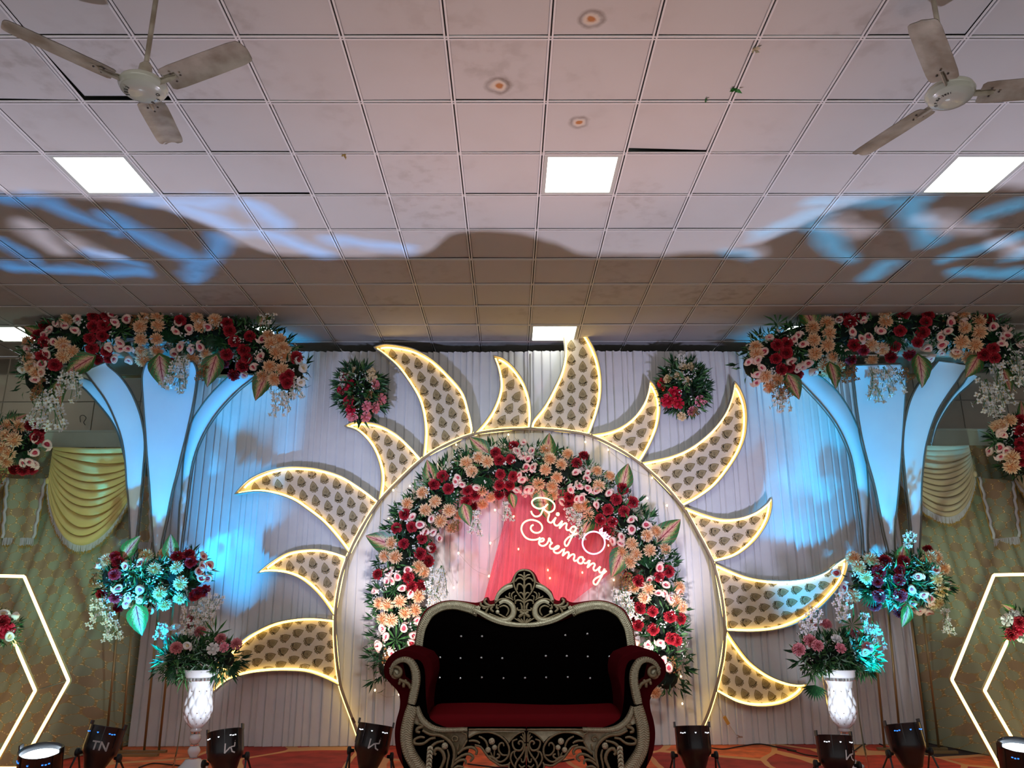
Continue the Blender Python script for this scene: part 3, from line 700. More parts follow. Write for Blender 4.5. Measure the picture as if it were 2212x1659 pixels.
for e1, e2, rot in RAYS:
    a = [(p.x, p.y) for p in cr([(*p, 0) for p in e1], 5)]; b = [(p.x, p.y) for p in cr([(*p, 0) for p in [e1[0]]+e2], 5)]
    poly = a+b[:0:-1]                      # tip .. ring along a, back along b
    m = MB(); m.plate(on(poly, YS), (0, .012, 0)); pan = m.build('ray', PANEL, sun)
    m = MB()                                # deep rim standing proud of the cloth
    out_ = on(inset(poly, -1.4), 9.26); n = len(out_); of = [Vector(p)+Vector((0, -.075, 0)) for p in out_]
    inn = on(inset(poly, .5), 9.26); inf = [Vector(p)+Vector((0, -.075, 0)) for p in inn]
    m.add(out_+of+inf+inn, [(i, (i+1) % n, n+(i+1) % n, n+i) for i in range(n)]+[(n+i, n+(i+1) % n, 2*n+(i+1) % n, 2*n+i) for i in range(n)]+[(2*n+i, 2*n+(i+1) % n, 3*n+(i+1) % n, 3*n+i) for i in range(n)])
    m.build('ray_rim', cloth('rim_wrap', (.42, .38, .30), sc=20), pan)
    ins = inset(poly, 2.9); k = len(a)
    m = MB(); m.tube(on(ins[3:], 9.212), .0125, 8, closed=False); m.build('led_strip', LED, pan)
    m = MB(); xs = [p[0] for p in poly]; ys = [p[1] for p in poly]; cx, cy = sum(xs)/len(xs), sum(ys)/len(ys)
    ca, sa = cos(radians(rot)), sin(radians(rot)); pin = inset(poly, 2.2)
    for i in range(-14, 15):
        for j in range(-14, 15):
            lx = i*25; ly = j*30+(15 if i % 2 else 0)
            c = (cx+lx*ca-ly*sa, cy-(lx*sa+ly*ca))
            if min(xs)-12 < c[0] < max(xs)+12 and min(ys)-12 < c[1] < max(ys)+12: motif(m, c, rot, pin, YS-.0008)
    o = m.build('motif_print', [GOLDPR, mat('gold_print_fill', (.42, .35, .20), .5, .1)], pan); o['kind'] = 'stuff'
ring3 = on([(p.x, p.y) for p in cr([(*p, 0) for p in RING], 6)], 9.20)
m = MB(); m.tube(ring3, .016, 8); hoop = m.build('hoop', mat('hoop_wrap', (.40, .28, .16), .5), sun, True)
m = MB(); cen = P(1145, 1330, 9.20)
def outw(p, d): v = (p-cen); v.y = 0; v.normalize(); return p+v*d
m.tube([outw(p, .024)+Vector((0, .035, 0)) for p in ring3], .010, 6); m.build('led_strip', LED, hoop)
for sgn, q in ((-1, (1145, 927)),):
    m = MB(); a = P(1145, 764, 9.32); b = P(1145, 935, 9.20); m.tube([a, b], .006, 5); m.build('support_wire', GREYPIPE, sun)

# ------------------------------------------------------------ petal pillars
def pillar(label, petals, poles, base, lab2):
    root = empty('petal_pillar', base, label, 'decorative pillar', 'blue lit petal pillars')
    for (l, r, Y, thick) in petals:
        L_ = [(p.x, p.y) for p in cr([(*p, 0) for p in l], 6)]; R_ = [(p.x, p.y) for p in cr([(*p, 0) for p in r], 6)]
        n = max(len(L_), len(R_))
        def at(c, t):
            f = t*(len(c)-1); i = min(int(f), len(c)-2); return Vector(c[i]).lerp(Vector(c[i+1]), f-i)
        rows = 40; m = MB(); EL = []; ER = []
        for k in range(rows+1):
            t = k/rows; a = at(L_, t); b = at(R_, t)
            lean = -.22*(1-t)**2
            EL.append(P(a.x, a.y, Y+lean)); ER.append(P(b.x, b.y, Y+lean))
        def fn(u, v):
            k = round(v*rows); p = EL[k].lerp(ER[k], u); p.y += -.02*sin(pi*u)+.01; return p
        m.grid(9, rows+1, fn); pet = m.build('petal', PETAL, root, True)
        m = MB(); m.tube(EL, .0095, 6); m.tube(ER, .0095, 6)
        if thick: m.tube([p+Vector((0, .05, 0)) for p in EL], .007, 5); m.tube([p+Vector((0, .05, 0)) for p in ER], .007, 5); m.tube([EL[0], ER[0]], .0095, 6)
        m.build('petal_frame', GREYPIPE, pet, True)
    for (a, b) in poles:
        p = P(*a, 8.78); q = P(*b, 9.0); q.z = max(q.z, 0.0)
        d = q-p; t = (0.0-p.z)/d.z; q = p+d*t
        m = MB(); m.tube([p, q], .0125, 7); m.build('pole', GOLDPIPE, root, True)
    m = MB(); x0 = min((P(*b, 9.0).x for a, b in poles)); x1 = max((P(*b, 9.0).x for a, b in poles))
    m.box(((x0+x1)/2, 9.0, .012), (x1-x0+.16, .05, .024)); m.box(((x0+x1)/2, 8.8, .012), (x1-x0+.16, .05, .024)); m.build('foot_frame', GOLDPIPE, root)
LP = lambda q: zz(q, 0, 540, 2.963)
L8 = lambda q: zz(q, 250, 760, 3.606)
R7 = lambda q: zz(q, 1550, 600, 3.017)
pillar('left petal pillar of white cloth under a long flower crown', [
  (LP([(480,835),(560,910),(640,1000),(710,1090),(760,1190),(800,1350)]), LP([(520,815),(620,860),(700,960),(770,1080),(800,1200),(815,1350)]), 9.15, 0),
  (LP([(545,770),(550,790),(610,870),(680,970),(740,1100),(780,1220),(800,1350),(810,1500)])+[(278,1100),(282,1215),(285,1290)], LP([(680,715),(690,740),(760,800),(820,880),(870,980),(905,1090),(925,1230),(915,1400)])+[(301,1100),(291,1200),(289,1290)], 8.86, 1),
  (LP([(1500,790),(1440,830),(1350,920),(1280,1010),(1220,1110),(1190,1230),(1170,1380),(1160,1560)])+[(387,1100),(383,1205),(381,1300)], LP([(1640,800),(1600,835),(1530,890),(1440,980),(1360,1080),(1290,1200),(1240,1330),(1215,1460)])+[(402,1100),(390,1200),(386,1300)], 8.92, 1),
  (L8([(250,75),(225,115),(208,170),(205,250),(212,380),(222,520),(232,650),(240,780),(250,900),(262,1050),(272,1200),(280,1350),(295,1560)])+[(337,1290)], L8([(600,75),(622,115),(632,170),(624,260),(602,400),(577,520),(545,660),(510,800),(480,930),(440,1080),(415,1200),(390,1330),(350,1540)])+[(341,1290)], 8.72, 1)],
  [((258,1320),(232,1575)), ((288,1320),(266,1572)), ((344,1300),(313,1605)), ((377,1290),(345,1605))], P(300, 1600, 8.9), '')
pillar('right petal pillar of white cloth under a long flower crown', [
  (R7([(1640,625),(1600,690),(1530,770),(1470,860),(1420,960),(1390,1080)]), R7([(1700,645),(1640,700),(1560,770),(1490,860),(1430,970),(1395,1090)]), 9.15, 0),
  (R7([(470,610),(515,655),(600,740),(700,850),(780,960),(840,1080),(880,1200),(905,1350),(925,1500),(945,1659)])+[(1866,1200),(1872,1290)], R7([(600,590),(650,630),(700,665),(780,740),(850,840),(905,950),(945,1060),(970,1200),(982,1350),(985,1500),(980,1659)])+[(1876,1200),(1875,1290)], 8.92, 1),
  (R7([(1440,540),(1400,590),(1320,680),(1265,780),(1235,880),(1215,1000),(1210,1120),(1220,1250),(1235,1400),(1250,1520),(1265,1659)])+[(1974,1200),(1978,1290)], R7([(1650,570),(1610,605),(1560,680),(1490,780),(1430,880),(1385,1000),(1355,1120),(1340,1250),(1330,1400),(1330,1550),(1325,1659)])+[(1986,1200),(1982,1290)], 8.86, 1),
  (R7([(900,570),(885,600),(888,660),(897,740),(910,850),(930,980),(950,1080),(980,1200),(1020,1340),(1050,1480),(1085,1659)])+[(1921,1200),(1932,1290)], R7([(1190,560),(1222,600),(1230,680),(1225,780),(1217,900),(1207,1050),(1197,1200),(1185,1350),(1170,1500),(1155,1659)])+[(1934,1200),(1936,1290)], 8.72, 1)],
  [((1881,1300),(1910,1605)), ((1917,1300),(1942,1568)), ((1962,1290),(2003,1605)), ((1991,1300),(2027,1605))], P(1970, 1600, 8.9), '')

# ------------------------------------------------------------ hexagon light frames
def hexframe(label, paths, Y, strut, group='twin hexagon light frames'):
    base = P(*paths[0][-1], Y); base.z = 0
    root = empty('hexagon_light', base, label, 'light frame', group)
    for nm, pts in zip(('outer_tube', 'inner_tube'), paths):
        c = on(pts, Y); q = []
        n = len(c)
        for i in range(n):          # small rounded corners
            a, b, d = c[i-1], c[i], c[(i+1) % n]
            q += [b.lerp(a, .03), b.lerp(a, .008), b.lerp(d, .008), b.lerp(d, .03)]
        m = MB(); m.tube(q, .0155, 8, closed=True); o = m.build(nm, LEDW, root, True)
        m = MB(); m.tube([p+Vector((0, .028, 0)) for p in q], .02, 6, closed=True); m.build('channel', mat('led_channel', (.25, .2, .12), .5), o)
    m = MB(); m.tube(on(strut, Y+.03), .006, 5)
    for p in (paths[0][-1], paths[0][-2]):
        t = P(*p, Y); m.tube([t+Vector((0, .03, 0)), Vector((t.x, Y+.03, 0))], .012, 6)
    m.build('strut', GREYPIPE, root)
hexframe('left glowing double hexagon frame cut by left photo edge', [[(148, 1470), (52, 1245), (-150, 1241), (-246, 1466), (-150, 1660), (42, 1660)], [(76, 1492), (20, 1362), (-110, 1360), (-170, 1490), (-110, 1632), (-6, 1640)]], 8.0, [(76, 1492), (148, 1470)])
hexframe('right glowing double hexagon frame cut by right photo edge', [[(2056, 1468), (2147, 1242), (2350, 1238), (2440, 1462), (2350, 1665), (2168, 1672)], [(2127, 1492), (2190, 1355), (2310, 1353), (2370, 1488), (2310, 1636), (2214, 1642)]], 8.0, [(2127, 1492), (2056, 1468)])

# ------------------------------------------------------------ pink net drape behind the sign
def tulle():
    m = bpy.data.materials.new('pink_net'); m.use_nodes = True; nt = m.node_tree; N = nt.nodes; L = nt.links
    b = N['Principled BSDF']; b.inputs['Base Color'].default_value = (.95, .22, .28, 1); b.inputs['Roughness'].default_value = .8
    tr = N.new('ShaderNodeBsdfTransparent'); tr.inputs[0].default_value = (1, .50, .55, 1); mx = N.new('ShaderNodeMixShader')
    uv = N.new('ShaderNodeUVMap'); w = N.new('ShaderNodeTexWave'); w.inputs['Scale'].default_value = 5; w.inputs['Distortion'].default_value = 3; w.inputs['Detail'].default_value = 2
    L.new(uv.outputs[0], w.inputs['Vector'])
    r = N.new('ShaderNodeMapRange'); r.inputs['From Min'].default_value = .3; r.inputs['To Min'].default_value = .30; r.inputs['To Max'].default_value = .50
    L.new(w.outputs['Fac'], r.inputs[0]); L.new(r.outputs[0], mx.inputs[0])
    L.new(tr.outputs[0], mx.inputs[1]); L.new(b.outputs[0], mx.inputs[2]); L.new(mx.outputs[0], N['Material Output'].inputs[0]); return m
m = MB(); T0 = [(1106, 1062), (1120, 1052), (1200, 1056), (1290, 1090), (1345, 1200)]; B0 = [(1036, 1330), (1100, 1345), (1180, 1345), (1250, 1290), (1350, 1214)]
tt = [(p.x, p.y) for p in cr([(*p, 0) for p in T0], 10)]; bb = [(p.x, p.y) for p in cr([(*p, 0) for p in B0], 10)]
def fn(u, v):
    i = round(u*(len(tt)-1)); p = Vector(tt[i]).lerp(Vector(bb[i]), v)
    return P(p.x, p.y, 9.22-.03*sin(u*40+v*3)*(.3+v)-.03*sin(u*9))
m.grid(len(tt), 12, fn); me = m.mesh('net_drape', tulle(), True); uvl = me.uv_layers.new(name='UVMap'); nu = len(tt)
for lp in me.loops: i = lp.vertex_index % nu; j = lp.vertex_index//nu; uvl.data[lp.index].uv = (i/(nu-1)*1.6, j/11*.12)
tagged(link('net_drape', me), 'sheer pink net drape hanging behind the neon sign', 'drape')

# ------------------------------------------------------------ string of fairy bulbs
Z3 = lambda q: zz(q, 780, 920, 3.457); Z4 = lambda q: zz(q, 1080, 920, 3.457)
BL = Z3([(1100,65),(578,285),(365,450),(240,480),(205,695),(1000,628),(965,875),(1140,675),(727,950),(1175,920),(955,1122),(693,1208),(1395,1077),(710,140),(765,245)])+Z4([(638,120),(808,178),(1137,388),(1100,540),(1247,595),(373,1137),(615,1095),(850,1150),(1298,830),(810,893)])+[(810,1491),(1471,1461),(1474,1520),(862,1500),(1120,1186)]
st = empty('fairy_lights', P(1145, 1200, 9.3), 'warm fairy lights scattered on white curtain inside the hoop', 'string lights')
bm2 = MB(); bm2.ball((0, 0, 0), .009, 0, 8, 6, (1, 1, 1.4)); BUL = bm2.mesh('bulb', BULB, True)
order = sorted(BL, key=lambda p: (round(p[0]/60), p[1] if round(p[0]/60) % 2 else -p[1]))
for p in BL:
    o = link('bulb', BUL, st); o.location = P(*p, 9.27)
m = MB()
for a, b in zip(order, order[1:]):
    A = P(*a, 9.275); B = P(*b, 9.275); mid = (A+B)/2-Vector((0, 0, .05)); m.tube(cr([A, mid, B], 4), .0016, 4)
m.build('wire', mat('clear_wire', (.5, .45, .4), .4), st)

# ------------------------------------------------------------ neon sign
NZ = lambda q: zz(q, 1110, 1060, 7.54)
ns = empty('neon_sign', P(1220, 1180, 8.62), 'tilted neon sign with cream script and a pink outlined ring', 'neon sign')
LET = [('letter_r', [[(280,330),(300,380),(345,418),(400,415),(440,385),(465,330),(500,275),(555,215)], [(500,265),(440,290),(380,285),(320,250),(295,200),(310,155),(370,120),(450,115),(540,130),(610,165),(655,215),(665,270),(645,315),(600,345),(550,345),(510,320),(490,300)], [(550,345),(575,385),(560,440),(555,490),(580,515),(610,520),(640,490),(680,440)]]),
 ('letter_i', [[(685,435),(660,490),(655,530),(680,565),(720,565),(745,540),(790,490)], [(715,362),(730,372),(730,392),(715,400),(700,390),(700,372),(715,362)]]),
 ('letter_n', [[(790,490),(765,550),(745,610),(790,560),(835,530),(860,545),(850,600),(865,640),(905,640),(930,615)]]),
 ('letter_g', [[(1012,600),(985,582),(950,590),(920,630),(930,670),(970,680),(1005,640),(1020,605),(990,660),(960,720),(920,800),(880,880),(850,900),(830,870),(835,820),(890,760),(960,725),(1035,692)]]),
 ('letter_c', [[(320,555),(285,575),(275,620),(300,660),(350,685),(410,680),(455,640),(460,580),(420,520),(350,485),(270,475),(190,500),(140,550),(122,620),(140,690),(190,760),(260,795),(340,800),(400,785),(430,762)]]),
 ('letter_e', [[(412,835),(470,822),(492,795),(468,775),(425,800),(408,850),(435,890),(490,897),(540,865)]]),
 ('letter_r', [[(540,865),(565,815),(572,778),(592,790),(600,835),(622,852),(592,880),(585,915),(605,945),(650,945)]]),
 ('letter_e', [[(655,962),(720,935),(735,905),(705,900),(662,935),(650,985),(685,1015),(740,1010),(800,955)]]),
 ('letter_m', [[(825,938),(810,1000),(795,1058),(850,1010),(890,1003),(893,1050),(875,1105),(930,1050),(975,1035),(988,1065),(975,1115),(992,1145),(1040,1128)]]),
 ('letter_o', [[(1118,1080),(1070,1085),(1040,1135),(1058,1178),(1105,1185),(1132,1145),(1128,1100),(1118,1080),(1130,1120),(1160,1115)], [(1140,1178),(1185,1178),(1225,1135)]]),
 ('letter_n', [[(1240,1130),(1220,1190),(1200,1250),(1255,1200),(1300,1182),(1318,1210),(1296,1260),(1312,1300),(1350,1292),(1410,1235)]]),
 ('letter_y', [[(1410,1235),(1385,1290),(1408,1335),(1450,1320),(1480,1270),(1440,1370),(1390,1460),(1345,1525),(1305,1515),(1298,1470),(1340,1425),(1420,1380),(1510,1305)]])]
for nm, strokes in LET:
    m = MB()
    for s in strokes: m.tube(cr(on(NZ(s), 8.62), 5), .0098, 7)
    m.build(nm, NEON, ns, True)
m = MB(); m.tube(on(NZ([(1300+182*cos(i*pi/24), 848+182*sin(i*pi/24)) for i in range(48)]), 8.62), .0088, 7, closed=True); m.build('ring_outline', NEONP, ns, True)
m = MB()
for s in ([(1405,700),(1400,640),(1440,600),(1430,700)], [(1425,720),(1440,690),(1500,672),(1470,740)], [(1445,740),(1480,700),(1525,706),(1495,755)], [(1460,760),(1510,730),(1570,740),(1520,780),(1470,775)], [(1420,715),(1480,790)], [(1520,780),(1545,800)]):
    m.tube(on(NZ(s), 8.615), .0080, 6)
m.build('gem_outline', NEONP, ns, True)
m = MB()
for a, b in ((( 715, 400), (720, 20)), ((1120, 640), (1130, 60))): m.tube([P(*NZ([a])[0], 8.63), P(*NZ([b])[0], 8.62)], .0014, 4)
m.tube(cr(on(NZ([(1000, 740), (1060, 760), (1110, 720), (1120, 640)]), 8.63), 5), .0016, 4)
m.build('hanging_cord', BLACKR, ns)
# ------------------------------------------------------------ flower kinds (unit radius, facing +Z)
def rv(r, s=1): return Vector((r.gauss(0, 1), r.gauss(0, 1), r.gauss(0, 1))).normalized()*s
def petal_ball(name, mat_, n, L0, L1, w, seed, jag=False, lo=-.25):
    r = random.Random(seed); m = MB()
    m.ball((0, 0, 0), .42, 0, 8, 5)
    for i in range(n):
        z = 1-(1-lo)*(i+.5)/n; a = i*2.39996+r.uniform(-.15, .15); q = sqrt(max(0, 1-z*z))
        d = Vector((q*cos(a), q*sin(a), z)); s = d.orthogonal().normalized() if abs(d.z) > .98 else d.cross(Vector((0, 0, 1))).normalized(); u = s.cross(d)
        ln = r.uniform(L0, L1); ww = w*r.uniform(.8, 1.2)
        b = d*.3; mid = d*ln*.72+u*.05; tip = d*ln+u*r.uniform(-.05, .12)
        if jag: m.add([b, mid-s*ww+u*.05, tip-s*ww*.7, tip*.94, tip+s*ww*.7, mid+s*ww+u*.05], [(0, 1, 3), (1, 2, 3), (0, 3, 5), (3, 4, 5)])
        else: m.add([b, mid-s*ww, tip, mid+s*ww, mid*1.0+u*.03], [(0, 1, 4), (1, 2, 4), (0, 4, 3), (4, 2, 3)])
    return m.mesh(name, mat_)
FM = {}
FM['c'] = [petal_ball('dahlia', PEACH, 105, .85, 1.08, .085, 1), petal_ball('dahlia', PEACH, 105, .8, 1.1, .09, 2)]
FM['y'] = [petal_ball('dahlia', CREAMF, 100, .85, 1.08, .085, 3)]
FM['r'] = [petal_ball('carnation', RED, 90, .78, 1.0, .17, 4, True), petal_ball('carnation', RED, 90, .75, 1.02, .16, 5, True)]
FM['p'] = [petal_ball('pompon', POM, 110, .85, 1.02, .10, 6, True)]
def cup(name, mo, mi, seed, ex=.72, openn=.55):
    r = random.Random(seed); m = MB(); n = 12
    prof = [(.05, -.62), (.42, -.50), (.74, -.12), (.86, .22), (.80, .46), (.70, .56), (.56, .48), (openn*.62, .20), (.10, .02)]
    def md(a, z): return 1+.10*cos(2*a+1)*(z > -.2)+.06*cos(3*a+seed)
    vs = []
    for k, (q, z) in enumerate(prof):
        for j in range(n):
            a = 2*pi*j/n; g = md(a, z); vs.append(Vector((cos(a)*q*g*ex, sin(a)*q*g, z+(.16*cos(a*2+seed) if k in (4, 5) else 0))))
    fs = []; ms = []
    for k in range(len(prof)-1):
        for j in range(n): fs.append((k*n+j, k*n+(j+1) % n, (k+1)*n+(j+1) % n, (k+1)*n+j)); ms.append(1 if k >= 7 else 0)
    b = len(m.v); m.v += [tuple(v) for v in vs]; m.f += fs; m.m += ms
    m.ball((0, 0, .18), .30, 1, 8, 5, (.36, 1, 1))
    m.add([(-.55, -1.0, -.1), (.1, -1.12, .12), (.62, -.7, .2), (0, -.55, .5)], [(0, 1, 2, 3)])
    return m.mesh(name, [mo, mi], True)
FM['a'] = [cup('anthurium', ANT_O, ANT_I, 1), cup('anthurium', ANT_O, ANT_I, 4, .8, .7), cup('anthurium', ANT_O, ANT_I, 7, .66, .5)]
def rose(name, mt, seed):
    r = random.Random(seed); m = MB()
    m.ball((0, 0, .15), .3, 0, 8, 5)
    for ring, (n, R_, hh, tilt) in enumerate(((3, .28, .62, .05), (4, .48, .52, .25), (5, .70, .34, .5), (6, .9, .1, .8))):
        for i in range(n):
            a0 = 2*pi*i/n+ring*.6; wd = 2*pi/n*.72
            vs = []
            for v in range(4):
                t = v/3
                for u in range(5):
                    a = a0+(u/4-.5)*wd*(1.15-.1*t); rr = R_*(.25+.75*t)*(1+tilt*.25*t*t); z = -.35+(hh+.35)*t-.14*tilt*t*t-.10*abs(u/4-.5)*2*t
                    vs.append((cos(a)*rr, sin(a)*rr, z))
            m.add(vs, [(v*5+u, v*5+u+1, v*5+u+6, v*5+u+5) for v in range(3) for u in range(4)])
    return m.mesh(name, mt, True)
FM['R'] = [rose('rose', ROSE_R, 1)]; FM['C'] = [rose('rose', ROSE_C, 2)]; FM['K'] = [rose('rose', ROSE_P, 3)]
FM['w'] = [cup('white_rose', WHITE, ROSE_C, 3, .85, .6), rose('white_rose', WHITE, 5)]
def spray(name, mt, seed, n=26, ln=1.0, dn=1, green=True, sz=.115):
    r = random.Random(seed); m = MB()
    for s in range(6):
        a = r.uniform(-.5, .5); x = y = 0.0; z = 0.0; pts = [Vector((r.uniform(-.25, .25), r.uniform(-.2, .2), .1))]; d = Vector((a, r.uniform(-.4, .1), -dn))
        for k in range(6): pts.append(pts[-1]+d.normalized()*ln*.24*r.uniform(.7, 1.1)); d += Vector((r.uniform(-.25, .25), r.uniform(-.2, .2), -.25*dn))
        m.tube(pts, .012, 4, 1)
        for p in pts[1:]:
            for q in range(1):
                c = p+rv(r, .10); nn = (rv(r)+Vector((0, -1.2, 0))).normalized(); s_ = nn.orthogonal().normalized(); u_ = nn.cross(s_)
                for t in range(4):
                    b = 2*pi*t/4+r.random()*.5; e = s_*cos(b)+u_*sin(b); f = nn.cross(e)
                    m.add([c, c+e*sz*.4+f*sz*.34+nn*.02, c+e*sz*.85+f*sz*.36+nn*.03, c+e*sz*1.15+nn*.01, c+e*sz*.85-f*sz*.36+nn*.03, c+e*sz*.4-f*sz*.34+nn*.02], [(0, 1, 2, 3, 4, 5)], 0)
                m.ball(c+nn*.02, .022, 2, 5, 3)
    return m.mesh(name, [mt, LEAF2, STAMEN])
SPW = [spray('blossom_spray', WHITE, 1), spray('blossom_spray', WHITE, 2)]
SPB = spray('berry_spray', BERRY, 3, 12, .8, 1, sz=.10)
SPU = spray('upright_spray', WHITE, 5, 14, 1.0, -1, sz=.12)
def leafmesh(name, mt, wid=.62, heart=True, n=9):
    m = MB(); vs = []; uv = []
    for k in range(n+1):
        t = k/n; w = wid*.62*abs(sin(pi*t**.60))**.85
        if k == n: w = .003
        y = t-(.10*(1-t) if heart else 0)
        for x in (-1, -.5, 0, .5, 1):
            z = .10*abs(x)*w*2-.20*t*t+.015*sin(t*30)*abs(x); vs.append((x*w, y-(.12*abs(x) if heart and k == 0 else 0), z)); uv.append((x, t))
    m.add(vs, [(k*5+j, k*5+j+1, k*5+j+6, k*5+j+5) for k in range(n) for j in range(4)])
    me = m.mesh(name, mt, True); l = me.uv_layers.new(name='UVMap')
    for lp in me.loops: l.data[lp.index].uv = uv[lp.vertex_index]
    return me
CAL = leafmesh('caladium_leaf', CALAD)
def fan(name, mt, n=13, spread=2.4, w=.07):
    m = MB()
    for i in range(n):
        a = (i/(n-1)-.5)*spread; d = Vector((sin(a), cos(a), 0)); s = Vector((cos(a), -sin(a), 0)); l = 1-.12*abs(a)
        m.add([(0, 0, 0), d*l*.55-s*w+Vector((0, 0, .10)), d*l-Vector((0, 0, .06)), d*l*.55+s*w+Vector((0, 0, .10)), d*l*.55+Vector((0, 0, .04))], [(0, 1, 4), (1, 2, 4), (0, 4, 3), (4, 2, 3)])
    return m.mesh(name, mt)
FANL = fan('palm_leaf', LEAF1); SPI = fan('ribbon_leaf', LEAF2, 9, 5.2, .055)
PXR = {'c': 16.5, 'y': 16, 'r': 14.5, 'a': 12.5, 'w': 12, 'p': 14, 'R': 13, 'C': 10, 'K': 11}
NM = {'c': 'peach_dahlia', 'y': 'cream_dahlia', 'r': 'red_carnation', 'a': 'blush_anthurium', 'w': 'white_rose', 'p': 'pink_pompon', 'R': 'red_rose', 'C': 'cream_rose', 'K': 'pink_rose'}
def quat_to(n, spin=0):
    q = Vector(n).normalized().to_track_quat('Z', 'Y'); return q @ Quaternion((0, 0, 1), spin)
def lance(m, p, d, nrm, L_, w, mi):
    d = d.normalized(); s = d.cross(nrm)
    if s.length < 1e-4: s = d.orthogonal()
    s.normalize(); k = s.cross(d)
    m.add([p, p+d*L_*.45-s*w+k*L_*.08, p+d*L_*.5+k*L_*.03, p+d*L_*.45+s*w+k*L_*.08, p+d*L_-k*L_*.10], [(0, 1, 2), (0, 2, 3), (1, 4, 2), (2, 4, 3)], mi)
def arrangement(name, label, cat, group, path, rpx, Y, fl, big=(), sprays=(), dens=1.0, seed=1, scale=1.0, filler=1.0, spiky=1.0, core=.55, lmix=(48, 36, 16), lift=.78):
    """path: centre line in photo pixels; rpx: radius in pixels; fl: {letter: [pixels]}"""
    r = random.Random(seed); k = mpp(path[0][0], path[0][1], Y); R_ = rpx*k
    cl = [(p.x, p.y) for p in cr([(*p, 0) for p in path], 6)] if len(path) > 2 else [path[0], ((path[0][0]+path[-1][0])/2, (path[0][1]+path[-1][1])/2), path[-1]]
    c3 = on(cl, Y)
    root = empty(name, sum(c3, Vector())/len(c3), label, cat, group)
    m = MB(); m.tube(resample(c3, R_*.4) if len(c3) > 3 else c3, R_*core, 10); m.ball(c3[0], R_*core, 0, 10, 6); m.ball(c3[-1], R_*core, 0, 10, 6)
    m.build('foliage_core', CORE, root, True)
    def surf(x, y):
        best = None
        for (ax, ay), (bx, by) in zip(cl, cl[1:]):
            dx, dy = bx-ax, by-ay; l = dx*dx+dy*dy+1e-9; t = max(0, min(1, ((x-ax)*dx+(y-ay)*dy)/l)); qx, qy = ax+dx*t, ay+dy*t
            d = (x-qx)**2+(y-qy)**2
            if best is None or d < best[0]: best = (d, qx, qy)
        d = sqrt(best[0]); q = min(d/rpx, 1.0); dep = R_*lift*sqrt(max(0, 1-q*q))
        p = P(x, y, Y-dep); c = P(best[1], best[2], Y)
        n = p-c
        if n.length < 1e-5: n = Vector((0, -1, 0))
        n.normalize(); n = (n+Vector((0, -.55, .0))).normalized()
        return p, n, q
    # foliage behind and between the blooms
    m = MB(); c3r = resample(c3, .02) if len(c3) > 3 else [c3[0].lerp(c3[-1], i/10) for i in range(11)]
    Lt = sum((b-a).length for a, b in zip(c3, c3[1:]))
    N = int(dens*(260*Lt/R_*.35+520))
    for i in range(N):
        c = r.choice(c3r); d = rv(r); d.y = -abs(d.y)*.9 if r.random() < .86 else d.y*.6; d.normalize()
        p = c+d*R_*r.uniform(.5, .86); ld = (d+rv(r, .75)).normalized(); L_ = R_*r.uniform(.22, .44)*spiky
        mi = r.choices((0, 1, 2), lmix)[0]
        lance(m, p, ld, d, L_, L_*(.10 if mi < 2 else .09), mi)
    for i in range(int(N*.12)):           # tufts of narrow leaves around the rim
        c = r.choice(c3r); d = rv(r); d.y *= .5; d.normalize(); p = c+d*R_*.80
        for q in range(4):
            L_ = R_*r.uniform(.3, .5)*spiky; lance(m, p, (d+rv(r, .55)), Vector((0, -1, 0)), L_, L_*.09, 0 if q < 3 else 1)
    o = m.build('foliage', [LEAF1, LEAF2, LEAF3], root); o['kind'] = 'stuff'
    m = MB()
    for i in range(int(filler*(N*.085))):
        c = r.choice(c3r); d = rv(r); d.y = -abs(d.y); p = c+d*R_*r.uniform(.86, .98)
        for q in range(5):
            e = p+rv(r, R_*.09); nn = (d+rv(r, .5)).normalized(); s = nn.orthogonal().normalized(); u = nn.cross(s); z = R_*.038
            m.add([e+s*z, e+u*z, e-s*z, e-u*z, e+nn*z*.6], [(0, 1, 4), (1, 2, 4), (2, 3, 4), (3, 0, 4)])
    if m.v: o = m.build('white_filler_blossom', WHITE, root); o['kind'] = 'stuff'
    for t, pts in fl.items():
        for (x, y) in pts:
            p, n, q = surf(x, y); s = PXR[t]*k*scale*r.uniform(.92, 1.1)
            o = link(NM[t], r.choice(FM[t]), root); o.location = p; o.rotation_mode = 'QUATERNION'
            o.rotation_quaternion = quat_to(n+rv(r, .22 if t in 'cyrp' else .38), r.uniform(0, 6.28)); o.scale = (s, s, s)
    for (kind, x, y, ang, size) in big:      # large single leaves; angle in photo, 0 = up, clockwise
        p = P(x, y, Y-R_*.55); a = radians(ang); d = Vector((sin(a), -.12, cos(a))).normalized()
        me = {'L': CAL, 'F': FANL, 'S': SPI}[kind]; z = Vector((r.uniform(-.3, .3), -1, r.uniform(-.2, .3))); z = (z-d*z.dot(d)).normalized(); xx = d.cross(z)
        o = link({'L': 'caladium_leaf', 'F': 'palm_leaf', 'S': 'ribbon_leaf'}[kind], me, root); s = size*k
        o.rotation_mode = 'QUATERNION'; o.location = p; o.rotation_quaternion = Matrix((xx, d, z)).transposed().to_quaternion(); o.scale = (s, s, s)
    for (kind, x, y, size) in sprays:
        me = {'o': SPW[0], 'q': SPW[1], 'b': SPB, 'u': SPU}[kind]; s = size*k
        o = link('berry_spray' if kind == 'b' else 'blossom_spray', me, root); o.location = P(x, y, Y-R_*.6); o.scale = (s, s, s); o.rotation_euler = (0, r.uniform(-.3, .3), 0)
    return root
AL = lambda q: zz(q, 780, 920, 3.457); AR = lambda q: zz(q, 1080, 920, 3.457); A5 = lambda q: zz(q, 800, 1200, 3.253)
AL_R = [(1385,215)]
